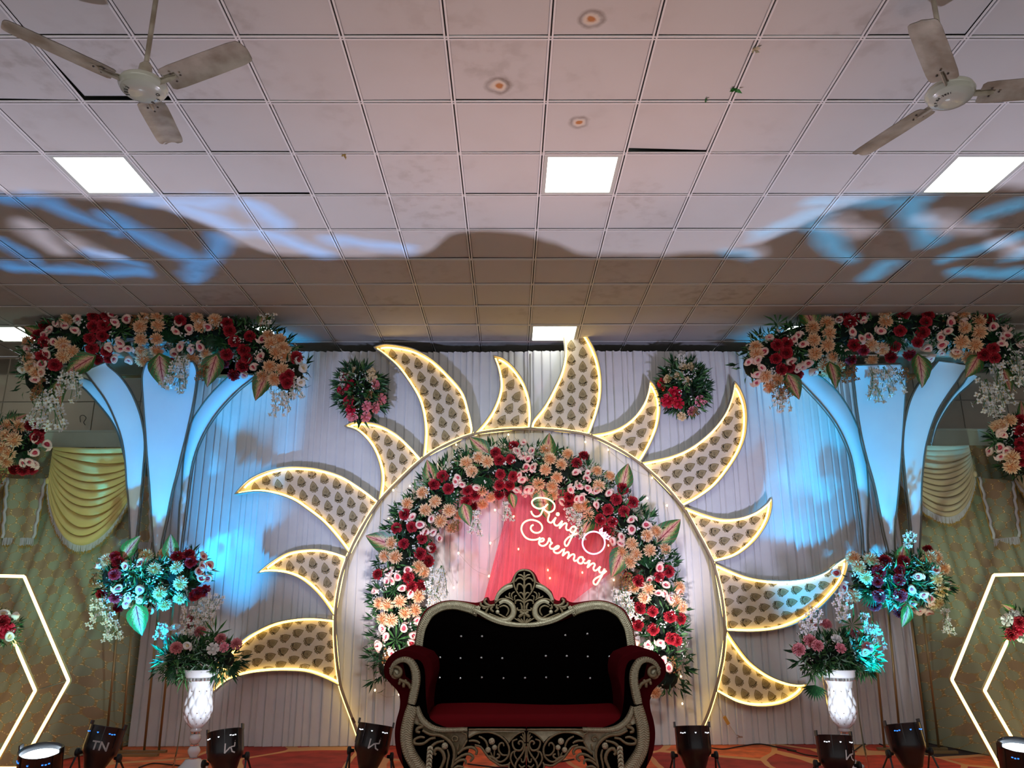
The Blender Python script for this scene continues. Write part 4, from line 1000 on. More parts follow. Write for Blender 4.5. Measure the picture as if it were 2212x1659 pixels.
arrangement('floral_arch', 'tall rounded flower arch standing behind the sofa', 'flower arch', None,
 [(845,1440),(850,1370),(856,1300),(862,1230),(880,1160),(915,1100),(965,1050),(1020,1017),(1090,1005),(1160,1012),(1230,1035),(1290,1070),(1340,1112),(1380,1160),(1408,1220),(1424,1290),(1432,1360),(1436,1430),(1438,1460)], 60, 8.95,
 {'c': AL([(785,280),(878,238),(943,268),(827,340),(460,500),(553,565),(480,630),(350,583),(590,708),(657,628),(733,655),(665,755),(228,875),(180,975),(258,980),(900,480),(965,525),(905,575),(425,1050),(465,1090),(425,1270),(290,1310),(140,1325),(195,1335),(400,1375),(325,1395),(225,1450),(165,1440)])+
       AR([(335,180),(370,250),(455,290),(340,325),(425,385),(290,430),(390,450),(275,505),(390,510),(505,215),(720,340),(815,380),(735,450),(590,600),(640,590),(660,670),(1095,820),(985,880),(915,935),(1020,960),(970,1010),(1120,930),(1230,920),(1160,790),(1010,1200),(1115,1210),(1080,1280),(1310,1310),(1350,1350),(1330,1210),(910,1040),(870,1000)])+A5([(1870,640),(2000,955)]),
  'r': AL([(1005,200),(1140,155),(1035,260),(1115,250),(1040,360),(1135,375),(1035,440),(1110,440),(1030,510),(1110,505),(610,378),(545,440),(653,468),(795,478),(850,510),(785,560),(825,600),(330,660),(265,765),(378,755),(455,840),(520,910),(440,955),(500,1010),(320,880),(350,1130),(440,1195),(370,1200),(130,1110),(390,1640)])+
       AR([(570,280),(625,230),(520,530),(515,570),(915,470),(868,550),(925,640),(805,625),(990,570),(750,700),(840,715),(795,780),(1255,1085),(1185,1125),(960,1130),(1040,1160),(985,1325),(1050,1360),(1140,1385),(980,1440),(1040,1490),(1145,1520),(1270,1425),(1345,1440),(1275,1585),(1315,1600)])+A5([(2145,600),(1880,490)]),
  'a': AL([(1210,130),(1165,190),(1215,230),(1250,250),(1275,190),(1230,310),(1280,310),(1180,365),(1200,400),(1165,475),(1240,470),(1270,480),(1220,505),(725,385),(755,435),(705,420),(865,455),(385,683),(520,695),(440,735),(475,790),(535,790),(580,840),(505,915),(210,1090),(225,1155),(200,1165),(275,1125),(305,1210),(110,1230),(365,1245),(320,1510),(160,1510),(190,1575),(130,1640),(385,1560),(375,1620),(415,1450),(345,1075)])+
       AR([(565,350),(655,360),(590,450),(655,465),(525,475),(720,480),(810,500),(610,545),(575,545),(645,395),(725,590),(470,560),(980,700),(985,770),(1090,740),(850,860),(910,830),(905,870),(1190,1060),(1115,1150),(1240,1190),(1185,1250),(1100,1280),(1225,1250),(1070,1190),(1335,1240),(1265,1290),(1105,1630),(1020,1620),(1205,1620)])+A5([(1955,630),(1945,660),(2035,610),(2060,735),(2095,790),(2050,740),(150,690),(60,640)])},
 big=[('L', 935, 1040, -18, 52), ('L', 850, 1178, -72, 66), ('L', 1003, 1095, 165, 44), ('L', 1183, 985, 3, 54), ('L', 1050, 975, -50, 50), ('L', 1345, 1050, 15, 54), ('L', 1425, 1165, 48, 66), ('L', 1275, 1125, 215, 46), ('L', 1345, 1190, 205, 62), ('L', 1170, 1065, 170, 58), ('L', 1105, 1070, 165, 30),
      ('F', 1045, 1030, 190, 40), ('F', 1290, 1105, 230, 44), ('F', 1395, 1225, 20, 42), ('F', 960, 1075, 80, 40), ('S', 855, 1383, 0, 42), ('S', 850, 1275, 10, 34), ('S', 1000, 1010, -20, 36)],
 sprays=[('o', 1030, 1105, 42), ('q', 945, 1225, 50), ('o', 925, 1255, 44), ('o', 1092, 1085, 34), ('q', 1335, 1272, 44), ('o', 1350, 1280, 50), ('q', 1345, 1320, 44), ('b', 840, 1400, 34), ('b', 1350, 1240, 36), ('o', 1250, 1110, 44), ('q', 1225, 1095, 30), ('b', 1450, 1420, 30), ('b', 985, 1125, 26)],
 dens=1.4, seed=3, core=.46)
LG = lambda q: zz(q, 0, 540, 2.963)
arrangement('flower_garland', 'long curved flower crown on top of the left petal pillar', 'flower garland', 'flower crowns on the petal pillars',
 [(92,820),(100,770),(140,728),(215,703),(300,700),(390,702),(470,715),(540,740),(590,770),(622,812)], 60, 8.62,
 {'c': LG([(897,490),(927,430),(1007,430),(1010,483),(903,572),(1003,567),(905,643),(1005,640),(915,700),(1008,703),(428,447),(400,605),(462,650),(403,683),(190,590),(190,695),(205,750),(240,785),(1258,430),(1283,487),(1377,448),(1320,665),(1235,690),(1287,730),(1735,600),(1718,555),(1768,660),(1815,635),(1823,680),(1727,745),(1805,765),(1760,825),(1683,805),(1790,580)]),
  'r': LG([(290,485),(598,425),(600,490),(667,480),(575,565),(657,550),(588,630),(683,645),(625,697),(700,690),(680,415),(275,680),(250,550),(352,733),(285,590),(1153,450),(1103,718),(1470,517),(1455,470),(1502,585),(1450,667),(1438,725),(1600,555),(1555,740),(1498,795),(1580,690),(1560,640),(1825,820),(1840,850),(1848,800),(1895,690)]),
  'a': LG([(365,478),(415,490),(497,445),(477,517),(718,410),(735,465),(808,445),(318,513),(283,547),(290,590),(180,637),(235,665),(300,665),(265,730),(350,590),(410,610),(697,620),(770,590),(772,630),(823,630),(730,693),(825,700),(1140,465),(1125,520),(1210,507),(1150,620),(1115,660),(1225,637),(1285,620),(1330,492),(1675,573),(1670,680),(1625,745),(1565,795),(1675,805),(800,380),(262,785),(225,830)]),
  'w': LG([(150,765),(1905,710),(1925,845),(1935,760)])},
 big=[('L', 330, 690, 50, 62), ('L', 195, 775, 235, 62), ('L', 345, 775, 165, 66), ('L', 465, 775, 190, 62), ('L', 575, 810, 200, 58), ('L', 80, 720, -60, 36), ('L', 125, 830, 165, 46), ('L', 565, 700, 20, 40), ('F', 365, 740, 20, 40), ('F', 470, 725, 200, 42), ('F', 160, 720, 190, 36), ('S', 262, 715, 0, 40), ('S', 180, 690, -10, 40), ('S', 560, 735, 10, 36)],
 sprays=[('o', 395, 775, 58), ('q', 385, 780, 50), ('o', 110, 845, 70), ('q', 150, 800, 56), ('o', 95, 860, 50), ('q', 600, 845, 44), ('o', 630, 815, 40), ('u', 570, 715, 46), ('b', 440, 790, 34), ('b', 85, 820, 44), ('b', 475, 690, 30), ('b', 290, 680, 30)], dens=1.2, seed=5)
RG = lambda q: zz(q, 1550, 600, 3.017)
arrangement('flower_garland', 'long curved flower crown on top of the right petal pillar', 'flower garland', 'flower crowns on the petal pillars',
 [(1637,788),(1668,762),(1725,738),(1800,722),(1880,708),(1955,700),(2030,702),(2100,715),(2150,740),(2180,790)], 58, 8.62,
 {'c': RG([(1087,225),(1095,287),(713,297),(727,360),(625,405),(717,440),(635,493),(750,515),(690,565),(720,600),(785,575),(1075,460),(1000,440),(1003,530),(1610,325),(1600,240),(1705,355),(1680,230),(1700,285),(1590,417),(1680,440),(1555,490),(1640,517),(310,640),(385,660),(335,705),(250,455),(255,500),(620,325)]),
  'r': RG([(828,245),(865,290),(925,240),(1245,195),(1215,235),(1365,205),(1370,245),(1357,288),(1190,345),(1335,355),(1303,420),(1155,445),(888,440),(950,470),(868,530),(1130,515),(1250,497),(390,437),(447,490),(380,527),(415,595),(465,580),(470,640),(515,625),(1765,270),(1740,500),(1805,520),(1795,460),(450,430)]),
  'a': RG([(790,275),(952,283),(880,350),(1063,348),(940,397),(983,383),(1068,467),(832,485),(497,400),(525,375),(557,432),(475,540),(590,557),(545,575),(518,590),(305,483),(262,535),(200,550),(255,627),(253,685),(620,612),(1467,213),(1540,233),(1570,195),(1517,292),(1597,300),(1503,350),(1453,385),(1460,435),(1365,455),(1460,485),(1385,520),(1560,475),(1792,320),(1880,335),(1890,380),(1855,400),(1850,430),(1980,430),(340,395),(285,590)])},
 big=[('L', 1755, 700, -20, 62), ('L', 1795, 790, 170, 50), ('L', 1985, 775, 178, 62), ('L', 1705, 815, 160, 50), ('L', 2095, 670, 10, 46), ('L', 2165, 800, 165, 50), ('L', 2110, 775, 215, 50), ('F', 1818, 745, 190, 40), ('F', 1925, 725, 160, 36), ('F', 2135, 735, 40, 42), ('S', 1722, 752, 0, 44), ('S', 1680, 700, -20, 40), ('S', 1930, 690, 0, 38)],
 sprays=[('o', 1885, 800, 54), ('q', 1905, 795, 50), ('o', 2150, 790, 66), ('q', 2175, 775, 60), ('o', 2190, 760, 50), ('q', 2125, 820, 56), ('o', 2135, 845, 44), ('q', 1682, 840, 40), ('b', 1835, 790, 40), ('b', 1690, 825, 40), ('b', 1945, 795, 34)]+[('b', 2060, 672, 34)], dens=1.2, seed=6)
C1 = lambda q: zz(q, 0, 1100, 2.968); C2 = lambda q: zz(q, 1700, 1100, 2.969)
arrangement('flower_cluster', 'wide flower cluster round the waist of the left petal pillar', 'flower cluster', 'flower clusters on the pillar waists',
 [(255,1245),(300,1252),(350,1252),(412,1240)], 58, 8.62,
 {'c': C1([(690,325),(1045,295)]), 'y': C1([(940,305),(990,385),(1135,375),(1160,475),(1155,565),(1025,535),(1055,605)]),
  'r': C1([(740,305),(735,415),(755,340),(655,540),(740,560),(760,625),(1135,305),(1225,340),(1210,295),(1245,550),(1310,520),(1270,530)]),
  'a': C1([(805,365),(905,345),(755,505),(900,510),(820,565),(810,600),(907,580),(875,630),(965,645),(870,660),(1295,365),(1305,305),(1340,365),(1275,395),(1293,445),(1330,440),(630,365)])},
 big=[('L', 270, 1200, 30, 50), ('L', 370, 1200, -8, 46), ('L', 295, 1315, 160, 56), ('F', 400, 1265, 30, 40), ('S', 290, 1240, 20, 46), ('S', 320, 1270, 150, 44), ('S', 345, 1225, 60, 40)],
 sprays=[('o', 235, 1325, 46), ('q', 445, 1300, 44), ('o', 425, 1310, 40), ('q', 212, 1290, 46), ('b', 205, 1240, 26)], dens=1.0, seed=8, lmix=(50, 25, 25))
arrangement('flower_cluster', 'wide flower cluster round the waist of the right petal pillar', 'flower cluster', 'flower clusters on the pillar waists',
 [(1872,1250),(1910,1255),(1960,1252),(2000,1250)], 58, 8.62,
 {'c': C2([(425,315),(530,325),(460,370),(430,550),(915,310),(1000,380),(950,310)]), 'y': C2([(505,435),(955,445),(985,520),(960,590),(935,600)]),
  'r': C2([(625,335),(590,400),(745,335),(720,390),(580,465),(720,450),(725,550),(590,555),(560,610),(900,265),(725,655)]),
  'a': C2([(840,430),(955,395),(800,510),(875,545),(920,570),(915,600),(805,600),(730,625),(850,645),(910,655),(370,500),(365,540),(320,410),(1030,490)])},
 big=[('F', 1880, 1275, 200, 40), ('F', 1915, 1245, 10, 36), ('L', 1945, 1210, 20, 36), ('S', 2000, 1235, 0, 46), ('S', 1915, 1250, 180, 46), ('S', 1960, 1300, 170, 36), ('L', 1960, 1315, 200, 40)],
 sprays=[('o', 1865, 1325, 50), ('q', 1880, 1345, 40), ('o', 2040, 1315, 40), ('u', 1955, 1190, 30)], dens=1.0, seed=9, lmix=(50, 25, 25))
W1 = lambda q: zz(q, 500, 640, 3.606); W2 = lambda q: zz(q, 1000, 640, 2.963)
arrangement('round_posy', 'small round posy of crimson roses above the second left ray', 'posy', 'round posies on the curtain',
 [(778,828),(779,866)], 50, 9.18, {'R': W1([(880,625),(915,695),(855,725),(910,810),(925,885)]), 'K': W1([(1125,688),(1055,857),(1170,800),(1125,870),(940,945),(1050,940)]), 'C': W1([(1088,585),(945,590),(1095,635)])},
 sprays=[('b', 800, 845, 20), ('u', 735, 840, 24)], dens=1.0, seed=12, filler=.8, spiky=1.3, lmix=(60, 32, 8))
arrangement('round_posy', 'small round posy of red peonies and cream roses beside the right rays', 'posy', 'round posies on the curtain',
 [(1477,818),(1478,858)], 50, 9.18, {'R': W2([(1355,620),(1375,685),(1270,565),(1310,670)]), 'K': W2([(1520,670),(1560,655),(1465,735)]), 'C': W2([(1410,450),(1310,525),(1380,505),(1465,450),(1435,545),(1400,770)])},
 sprays=[('b', 1500, 880, 20), ('u', 1470, 800, 24)], dens=1.0, seed=13, filler=.8, spiky=1.3, lmix=(60, 32, 8))
arrangement('flower_cluster', 'flower cluster at the left photo edge above the gold cloth', 'flower cluster', 'flower clusters on the gold wings',
 [(-40,960),(0,950),(45,960)], 58, 8.9, {'c': LG([(50,1120),(125,1130),(40,1190),(90,1215),(15,1270),(60,1300),(45,1355),(10,1330)]), 'r': LG([(190,1125),(255,1150),(235,1200),(95,1400),(150,1400),(200,1400)]), 'a': LG([(225,1205),(225,1295),(300,1245),(190,1355),(5,1135),(145,1360),(220,1370)])},
 big=[('L', 15, 920, 55, 46), ('F', 50, 975, 170, 36)], sprays=[('b', 5, 1020, 50)], dens=.8, seed=15)
arrangement('flower_cluster', 'flower cluster at the right photo edge above the gold cloth', 'flower cluster', 'flower clusters on the gold wings',
 [(2185,925),(2195,960),(2200,1000)], 50, 8.9, {'c': RG([(1820,970),(1905,930),(1920,1170),(1915,1230),(1850,960)]), 'r': RG([(1965,930),(1975,1000),(1970,1080),(1970,1140),(1975,1190)]), 'a': RG([(1860,965),(1860,1020),(1842,1105),(1880,1130),(1780,1130),(1845,1165),(1835,1010)])},
 big=[('S', 2150, 950, -60, 40), ('L', 2208, 900, 10, 36)], dens=.8, seed=16)
arrangement('flower_cluster', 'small rose cluster on the top of the left inner hexagon', 'flower cluster', 'rose clusters on the hexagon frames',
 [(-5,1350),(14,1362)], 34, 7.9, {'w': C1([(20,670),(60,815),(95,690)]), 'r': C1([(20,720)]), 'R': C1([(50,770),(15,790)])}, big=[('S', 33, 1385, 130, 24)], dens=.5, seed=17, filler=.3)
arrangement('flower_cluster', 'small rose cluster on the top of the right inner hexagon', 'flower cluster', 'rose clusters on the hexagon frames',
 [(2195,1345),(2215,1350)], 34, 7.9, {'w': C2([(1410,710),(1465,680),(1505,830)]), 'r': C2([(1490,720),(1435,800)]), 'R': C2([(1490,770)])}, big=[('S', 2180, 1375, 200, 26), ('L', 2190, 1320, -60, 26)], dens=.5, seed=18, filler=.3)
# bouquets in the tall vases
arrangement('bouquet', 'pink pompon and white bouquet in the left tall vase', 'bouquet', 'bouquets in the tall vases',
 [(375,1428),(435,1415),(490,1425)], 42, 8.1, {'p': C1([(1230,710),(1285,790),(1080,845),(1130,890),(1515,865),(1415,835),(1215,760)]), 'K': C1([(1435,885)]), 'w': C1([(1365,895),(1205,875),(1120,755),(1062,770),(1310,590),(1330,640),(1340,690),(1160,800)])},
 big=[('S', 465, 1370, 0, 42), ('S', 400, 1460, 200, 38), ('F', 380, 1450, 240, 30), ('F', 500, 1440, 120, 28)], sprays=[('u', 445, 1340, 40), ('q', 350, 1345, 26), ('u', 400, 1380, 46)], dens=1.0, seed=21, filler=.4, spiky=1.45, core=.4, lmix=(45, 40, 15), lift=1.5)
arrangement('bouquet', 'pink pompon and white bouquet in the right tall vase', 'bouquet', 'bouquets in the tall vases',
 [(1748,1420),(1808,1412),(1868,1420)], 42, 8.1, {'p': C2([(150,745),(250,745),(430,800),(195,875),(145,845),(515,890),(75,900)]), 'K': C2([(345,890)]), 'w': C2([(320,830),(500,915),(340,720),(100,745),(375,640),(370,680),(130,760)])},
 big=[('S', 1840, 1350, 10, 40), ('S', 1755, 1450, 210, 38), ('F', 1870, 1430, 110, 30), ('F', 1760, 1480, 190, 34)], sprays=[('u', 1745, 1370, 40), ('u', 1820, 1350, 46), ('q', 1735, 1340, 26)], dens=1.0, seed=22, filler=.4, spiky=1.45, core=.4, lmix=(45, 40, 15), lift=1.5)

# ------------------------------------------------------------ tall vases
def vase(label, x, ybase_top, Y, seed):
    k = mpp(x, 1500, Y); c = P(x, 1470, Y); cx = c.x
    zr = P(x, 1450, Y).z; zt = P(x, 1462, Y).z; z1 = P(x, 1580, Y).z
    root = empty('tall_vase', (cx, Y, 0), label, 'vase', 'tall white vases')
    m = MB(); z0 = P(x, 1572, Y).z
    m.lathe([(.018, z1-.005), (.050, z1), (.058, z1+.015), (.040, z1+.03), (.05, z0+.01)], (cx, Y, 0), 20)
    H = zt-z0
    prof = [(.050, 0), (.085, .08), (.112, .2), (.128, .34), (.126, .46), (.115, .58), (.108, .70), (.112, .82), (.130, .93), (.142, 1.0)]
    pp = []
    for i in range(45):
        t = i/44
        for (a, b), (a2, b2) in zip(prof, prof[1:]):
            if b <= t <= b2: q = (t-b)/(b2-b); pp.append((a+(a2-a)*q, z0+H*t)); break
    def md(a, z):
        t = (z-z0)/H; d = abs(sin(a*5+t*9))*abs(sin(a*5-t*9)); env = max(0, min(1, (t-.02)*8))*max(0, min(1, (.86-t)*9)); return 1-.075*env+.17*env*d**.55
    m2 = MB(); m2.lathe(pp, (cx, Y, 0), 80, mod=md); body = m2.build('body', VASEW, root, True)
    m2 = MB(); kk = 5
    for j in range(7):
        t = .10+j*.105
        for i in range(10):
            a = (i*pi/5)+(pi/10 if False else 0)
            if j % 2: a += pi/10
            R_ = next(p[0] for p in pp if p[1] >= z0+H*t)
            m2.ball((cx+cos(a)*R_*1.0, Y+sin(a)*R_*1.0, z0+H*t), .0062, 0, 6, 4)
    m2.build('crystal_stud', CRYST, body)['kind'] = 'stuff'
    m2 = MB(); m2.lathe([(.10, zt-.002), (.150, zt), (.155, zt+.012), (.165, zr+.01), (.175, zr+.02), (.15, zr+.02), (.10, zr)], (cx, Y, 0), 32, cap=False); m2.build('rim', VASEW, root, True)
    m2 = MB(); m2.lathe([(.144, zt-.03), (.149, zt-.025), (.149, zt-.004), (.144, zt)], (cx, Y, 0), 60, cap=False, mod=lambda a, z: 1+.02*cos(a*30)); m2.build('crystal_band', CRYST, root)
    m.build('collar', VASEW, root, True)
    # stem of round knops down to a stepped foot
    zk = z1; yk = [1583, 1607, 1611, 1633, 1638]
    m = MB(); a = z1-.004; b = P(x, 1608, Y).z; cc = P(x, 1637, Y).z
    def knop(m, za, zb, r):
        m.lathe([(r*.5*1.0, za), (r*.80, za-(za-zb)*.15), (r, za-(za-zb)*.40), (r*.95, za-(za-zb)*.6), (r*.7, za-(za-zb)*.85), (r*.5, zb)], (cx, Y, 0), 20)
    knop(m, a-.012, b+.004, .056); m.build('stem_knop', VASEW, root, True)
    m = MB(); knop(m, b-.008, cc+.004, .058); m.build('stem_knop', VASEW, root, True)
    for zq in (a-.004, b-.002, cc-.002):
        m = MB(); m.lathe([(.030, zq-.012), (.038, zq-.008), (.038, zq+.004), (.03, zq+.008)], (cx, Y, 0), 30, mod=lambda a, z: 1+.05*cos(a*15)); m.build('crystal_ring', CRYST, root)
    m = MB(); m.lathe([(.02, cc-.004), (.07, cc-.012), (.085, cc-.03), (.11, cc-.06), (.125, .03), (.14, .02), (.14, .002)], (cx, Y, 0), 28); m.build('foot', VASEW, root, True)
    return root
VL = vase('tall white vase with crystal studs standing left of the stage', 434, 0, 8.1, 1)
VR = vase('tall white vase with crystal studs standing right of the stage', 1813, 0, 8.1, 2)
# clear protective wrap around each vase
for x, lab in ((434, VL), (1813, VR)):
    cx = P(x, 1470, 8.1).x; m = MB(); r = random.Random(x)
    m.lathe([(.165, 1.02), (.160, .9), (.150, .7), (.142, .45), (.16, .2), (.19, .01)], (cx, 8.1, 0), 26, cap=False, mod=lambda a, z: 1+.05*sin(a*3+z*5))
    mt = MATS.get('clear_film')
    if not mt:
        mt = bpy.data.materials.new('clear_film'); mt.use_nodes = True; nt = mt.node_tree; MATS['clear_film'] = mt
        g = nt.nodes.new('ShaderNodeBsdfGlossy'); g.inputs['Roughness'].default_value = .12; tr = nt.nodes.new('ShaderNodeBsdfTransparent'); mx = nt.nodes.new('ShaderNodeMixShader'); fz = nt.nodes.new('ShaderNodeFresnel'); fz.inputs[0].default_value = 1.07
        nt.links.new(fz.outputs[0], mx.inputs[0]); nt.links.new(tr.outputs[0], mx.inputs[1]); nt.links.new(g.outputs[0], mx.inputs[2]); nt.links.new(mx.outputs[0], nt.nodes['Material Output'].inputs[0])
    m.build('clear_film', mt, lab, smooth=True)
# ------------------------------------------------------------ throne sofa
YF, YB = 6.25, 6.92
sofa = empty('throne_sofa', P(1134, 1640, 6.55)*1.0, 'wide throne sofa in maroon velvet with carved silver frame', 'sofa')
SF = lambda q: zz(q, 800, 1200, 3.253); CRZ = lambda q: zz(q, 1030, 1220, 9.617); SKZ = lambda q: zz(q, 1000, 1550, 7.9); SPZ = lambda q: zz(q, 820, 1380, 5.945)
MX = 1134
def mir(q, c=MX): return [(2*c-x, y) for x, y in q]
def band(m, cpx, w, Y, n=13, relief=.014, thick=.03, k=1.0, herr=210, rope=True, mi=0):
    """carved strip: centre line in photo px, width px per point; ropes at both edges, herringbone between"""
    kk = mpp(1134, 1450, Y); c = on([(p.x, p.y) for p in cr([(*p, 0) for p in cpx], 18)], Y); W = [p.x for p in cr([(a, 0, 0) for a in w], 18)]
    L_ = 0; rows = []
    for i, p in enumerate(c):
        a = c[max(i-1, 0)]; b = c[min(i+1, len(c)-1)]; t = (b-a).normalized(); s = Vector((-t.z, 0, t.x)); 
        if i: L_ += (p-c[i-1]).length
        row = []
        for j in range(n):
            u = j/(n-1)*2-1; au = abs(u)
            if rope and au > .95: d = -.004
            elif rope and au > .7: d = relief*(1.0+.45*sin(L_*420+u*2))
            else:
                d = relief*(.25+.5*(1-au))+relief*.75*abs(sin(herr*(L_*1.0+au*W[i]*kk*.9)))
            row.append(p+s*(u*W[i]*kk*.5)+Vector((0, -d, 0)))
        rows.append(row)
    N = len(rows)
    m.add([v for r_ in rows for v in r_], [(i*n+j, i*n+j+1, (i+1)*n+j+1, (i+1)*n+j) for i in range(N-1) for j in range(n-1)], mi)
    e = [r_[0] for r_ in rows]+[r_[-1] for r_ in rows[::-1]]; ne = len(e)
    m.add(e+[v+Vector((0, thick, 0)) for v in e], [(i, (i+1) % ne, ne+(i+1) % ne, ne+i) for i in range(ne)], mi)
def strokes(m, lst, Y, mult=1.0):
    kk = mpp(1134, 1450, Y)
    for pts, r in lst:
        c = on([(p.x, p.y) for p in cr([(*p, 0) for p in pts], 6)], Y); n = len(c)
        rad = [r*kk*mult*(1 if not isinstance(r, tuple) else 1)*(.55+.45*sin(pi*(.12+.76*i/(n-1))))*(1+.07*sin(i*2.4)) for i in range(n)]
        m.tube(c, rad, 7, squash=.8)
def leafpair(m, cx, cy, ang, s, Y):
    kk = mpp(1134, 1450, Y)
    for sg in (-1, 1):
        a = radians(ang)+sg*.55; d = Vector((sin(a), 0, cos(a))); p = P(cx, cy, Y)
        sd = Vector((d.z, 0, -d.x)); L_ = s*kk
        m.add([p, p+d*L_*.4+sd*L_*.24, p+d*L_, p+d*L_*.4-sd*L_*.24, p+d*L_*.45+Vector((0, -L_*.35, 0))], [(0, 1, 4), (1, 2, 4), (2, 3, 4), (3, 0, 4)])
def knob(m, pt, rpx, Y, bump=0):
    kk = mpp(1134, 1450, Y); c = P(*pt, Y); m.ball(c, rpx*kk, 0, 12, 8, (1, .7, 1))
    if bump:
        for i in range(5):
            a = 2*pi*i/5; m.ball(c+Vector((cos(a)*rpx*kk*.45, -rpx*kk*.55, sin(a)*rpx*kk*.45)), rpx*kk*.25, 0, 6, 4)
def rosette(m, pt, rpx, Y):
    kk = mpp(1134, 1450, Y); c = P(*pt, Y); R_ = rpx*kk
    for i in range(5):
        a = 2*pi*i/5+.3; m.ball(c+Vector((cos(a)*R_*.55, 0, sin(a)*R_*.55)), R_*.45, 0, 8, 5, (1, .6, 1))
    m.ball(c+Vector((0, -R_*.2, 0)), R_*.3, 0, 8, 5)
# back: outer outline (left half), traced
OUT = SF([(312,700),(313,640),(330,530),(355,450),(400,380),(480,335),(560,318),(640,322),(740,335),(790,322),(805,303),(830,298),(842,322),(880,310),(900,260),(940,225),(985,195),(1010,145),(1040,112),(1086,100)])
INN = SF([(378,700),(380,640),(387,580),(405,500),(450,430),(520,392),(600,385),(660,400),(720,430),(800,465),(880,495),(960,508),(1086,512)])
out_full = OUT+mir(OUT)[::-1][1:]; inn_full = INN+mir(INN)[::-1][1:]
sm = lambda q, n=5: [(p.x, p.y) for p in cr([(*p, 0) for p in q], n)]
# maroon upholstered back shell (a little wider than the carving)
def grow(q, d, cx=MX, cy=1400): return [(cx+(x-cx)*(1+d/320), cy+(y-cy)*(1+d/230)) for x, y in q]
sh = grow(sm(out_full, 3), 3.0); sh = [(sh[0][0], 1600)]+sh+[(sh[-1][0], 1600)]
m = MB(); m.plate(on(sh, YB), (0, .13, 0)); m.build('back_shell', VELM, sofa)
# black velvet back pad with buttoned swell
m = MB(); pad = [(x+(MX-x)*-.02, y-6) for x, y in sm(inn_full, 4)]; bot = [(pad[-1][0], 1540), (pad[0][0], 1540)]
BT = SF([(638,568),(785,568),(1370,560),(1525,550),(490,717),(633,722),(780,718),(927,722),(1233,706),(1380,706),(1528,710),(1680,710),(487,860),(632,863),(783,857),(935,862),(1087,860),(1236,857),(1388,855),(1545,862),(1690,860)])
def padfn(u, v):
    n = len(pad)-1; f = u*n; i = min(int(f), n-1); t = f-i; x = pad[i][0]+(pad[i+1][0]-pad[i][0])*t; yt = pad[i][1]+(pad[i+1][1]-pad[i][1])*t
    xb = pad[0][0]+(pad[-1][0]-pad[0][0])*u; x = x+(xb-x)*v**.5*0; y = yt+(1540-yt)*v
    e = min(u, 1-u)*2; bul = .07*min(1, e*6)**.5*min(1, v*7)**.5
    d = min(((x-a)**2+(y-b)**2) for a, b in BT); bul -= .022*math.exp(-d/60)
    return P(x, y, YB-.02-bul)
m.grid(110, 44, padfn); m.build('back_pad', VELB, sofa, True)
cb = MB(); cb.lathe([(0.001, -.004), (.009, -.003), (.011, .001), (.008, .006), (.003, .008)], (0, 0, 0), 8, rot=Quaternion((1, 0, 0), pi/2)); CB = cb.mesh('crystal_button', CRYST)
for (x, y) in BT:
    o = link('crystal_button', CB, sofa); o.location = P(x, y, YB-.078)
# carved top frame
m = MB()
cen_ = SF([(345,662),(348,600),(362,520),(385,465),(425,405),(500,362),(580,350),(650,360),(720,380),(760,400)])
band(m, cen_, [20, 20, 20, 20, 20, 19, 19, 20, 21, 22], YB-.05); m.build('carved_back_frame', SILV, sofa, True)
m = MB(); band(m, mir(cen_), [20, 20, 20, 20, 20, 19, 19, 20, 21, 22], YB-.05); m.build('carved_back_frame', SILV, sofa, True)
# crest
m = MB(); YC_ = YB-.075
base = CRZ([(-60,930),(100,1010),(300,1115),(500,1190),(750,1240),(985,1255)]); band(m, base+mir(base, 1132.4)[::-1][1:], [9, 12, 13, 12, 11, 10, 11, 12, 13, 12, 9], YC_, herr=200)
half = [([(375,770),(390,690),(440,580),(530,480),(620,420),(730,370),(752,330),(790,225),(855,140),(930,105),(985,100)], 1.5),
 ([(985,750),(900,660),(820,540),(772,420),(772,330),(800,220),(870,140),(985,112)], 1.7),
 ([(985,290),(935,225),(860,205)], 1.7), ([(985,340),(940,290),(880,275),(830,305),(800,350)], 1.9), ([(985,520),(950,440),(900,400),(855,410),(840,460),(838,525)], 1.9),
 ([(985,690),(960,620),(925,580),(880,590)], 1.6), ([(985,810),(940,760),(860,735),(805,760),(800,815)], 1.9), ([(985,960),(940,930),(935,860),(900,790)], 1.9), ([(985,970),(930,945),(860,945),(835,915),(855,895)], 1.7),
 ([(380,800),(460,730),(560,710),(660,740),(750,810),(800,920),(800,1020),(760,1100),(650,1180),(520,1205),(350,1190)], 2.0),
 ([(440,860),(520,790),(620,790),(700,870),(722,960),(690,1050),(600,1110),(480,1100),(250,1010)], 1.6),
 ([(470,880),(560,850),(640,890),(660,970),(610,1060)], 1.8), ([(420,820),(410,900),(460,905)], 2.0), ([(985,1010),(940,990),(890,980)], 2.2), ([(985,1000),(930,1040),(870,1090)], 3.2),
 ([(380,830),(280,850),(190,810),(160,750),(205,700)], 2.8), ([(300,870),(180,880),(90,840),(85,780)], 2.4), ([(340,860),(290,920),(350,980)], 2.3), ([(240,900),(200,960),(190,1000)], 2.2), ([(150,860),(130,900),(190,910)], 2.0),
 ([(760,740),(700,700),(610,670),(600,640)], 1.5), ([(740,700),(720,640),(740,590),(790,560)], 1.5), ([(690,680),(670,620),(690,580)], 1.4), ([(790,740),(785,660),(830,640)], 1.4), ([(420,1000),(560,1080),(640,1120)], 1.6)]
L_ = [(CRZ(p), r) for p, r in half]; strokes(m, L_, YC_, 1.25); strokes(m, [(mir(p, 1132.4), r) for p, r in L_], YC_, 1.25)
strokes(m, [(CRZ([(985,150),(985,300),(985,450),(985,600),(985,760),(985,1240)]), 2.6)], YC_)
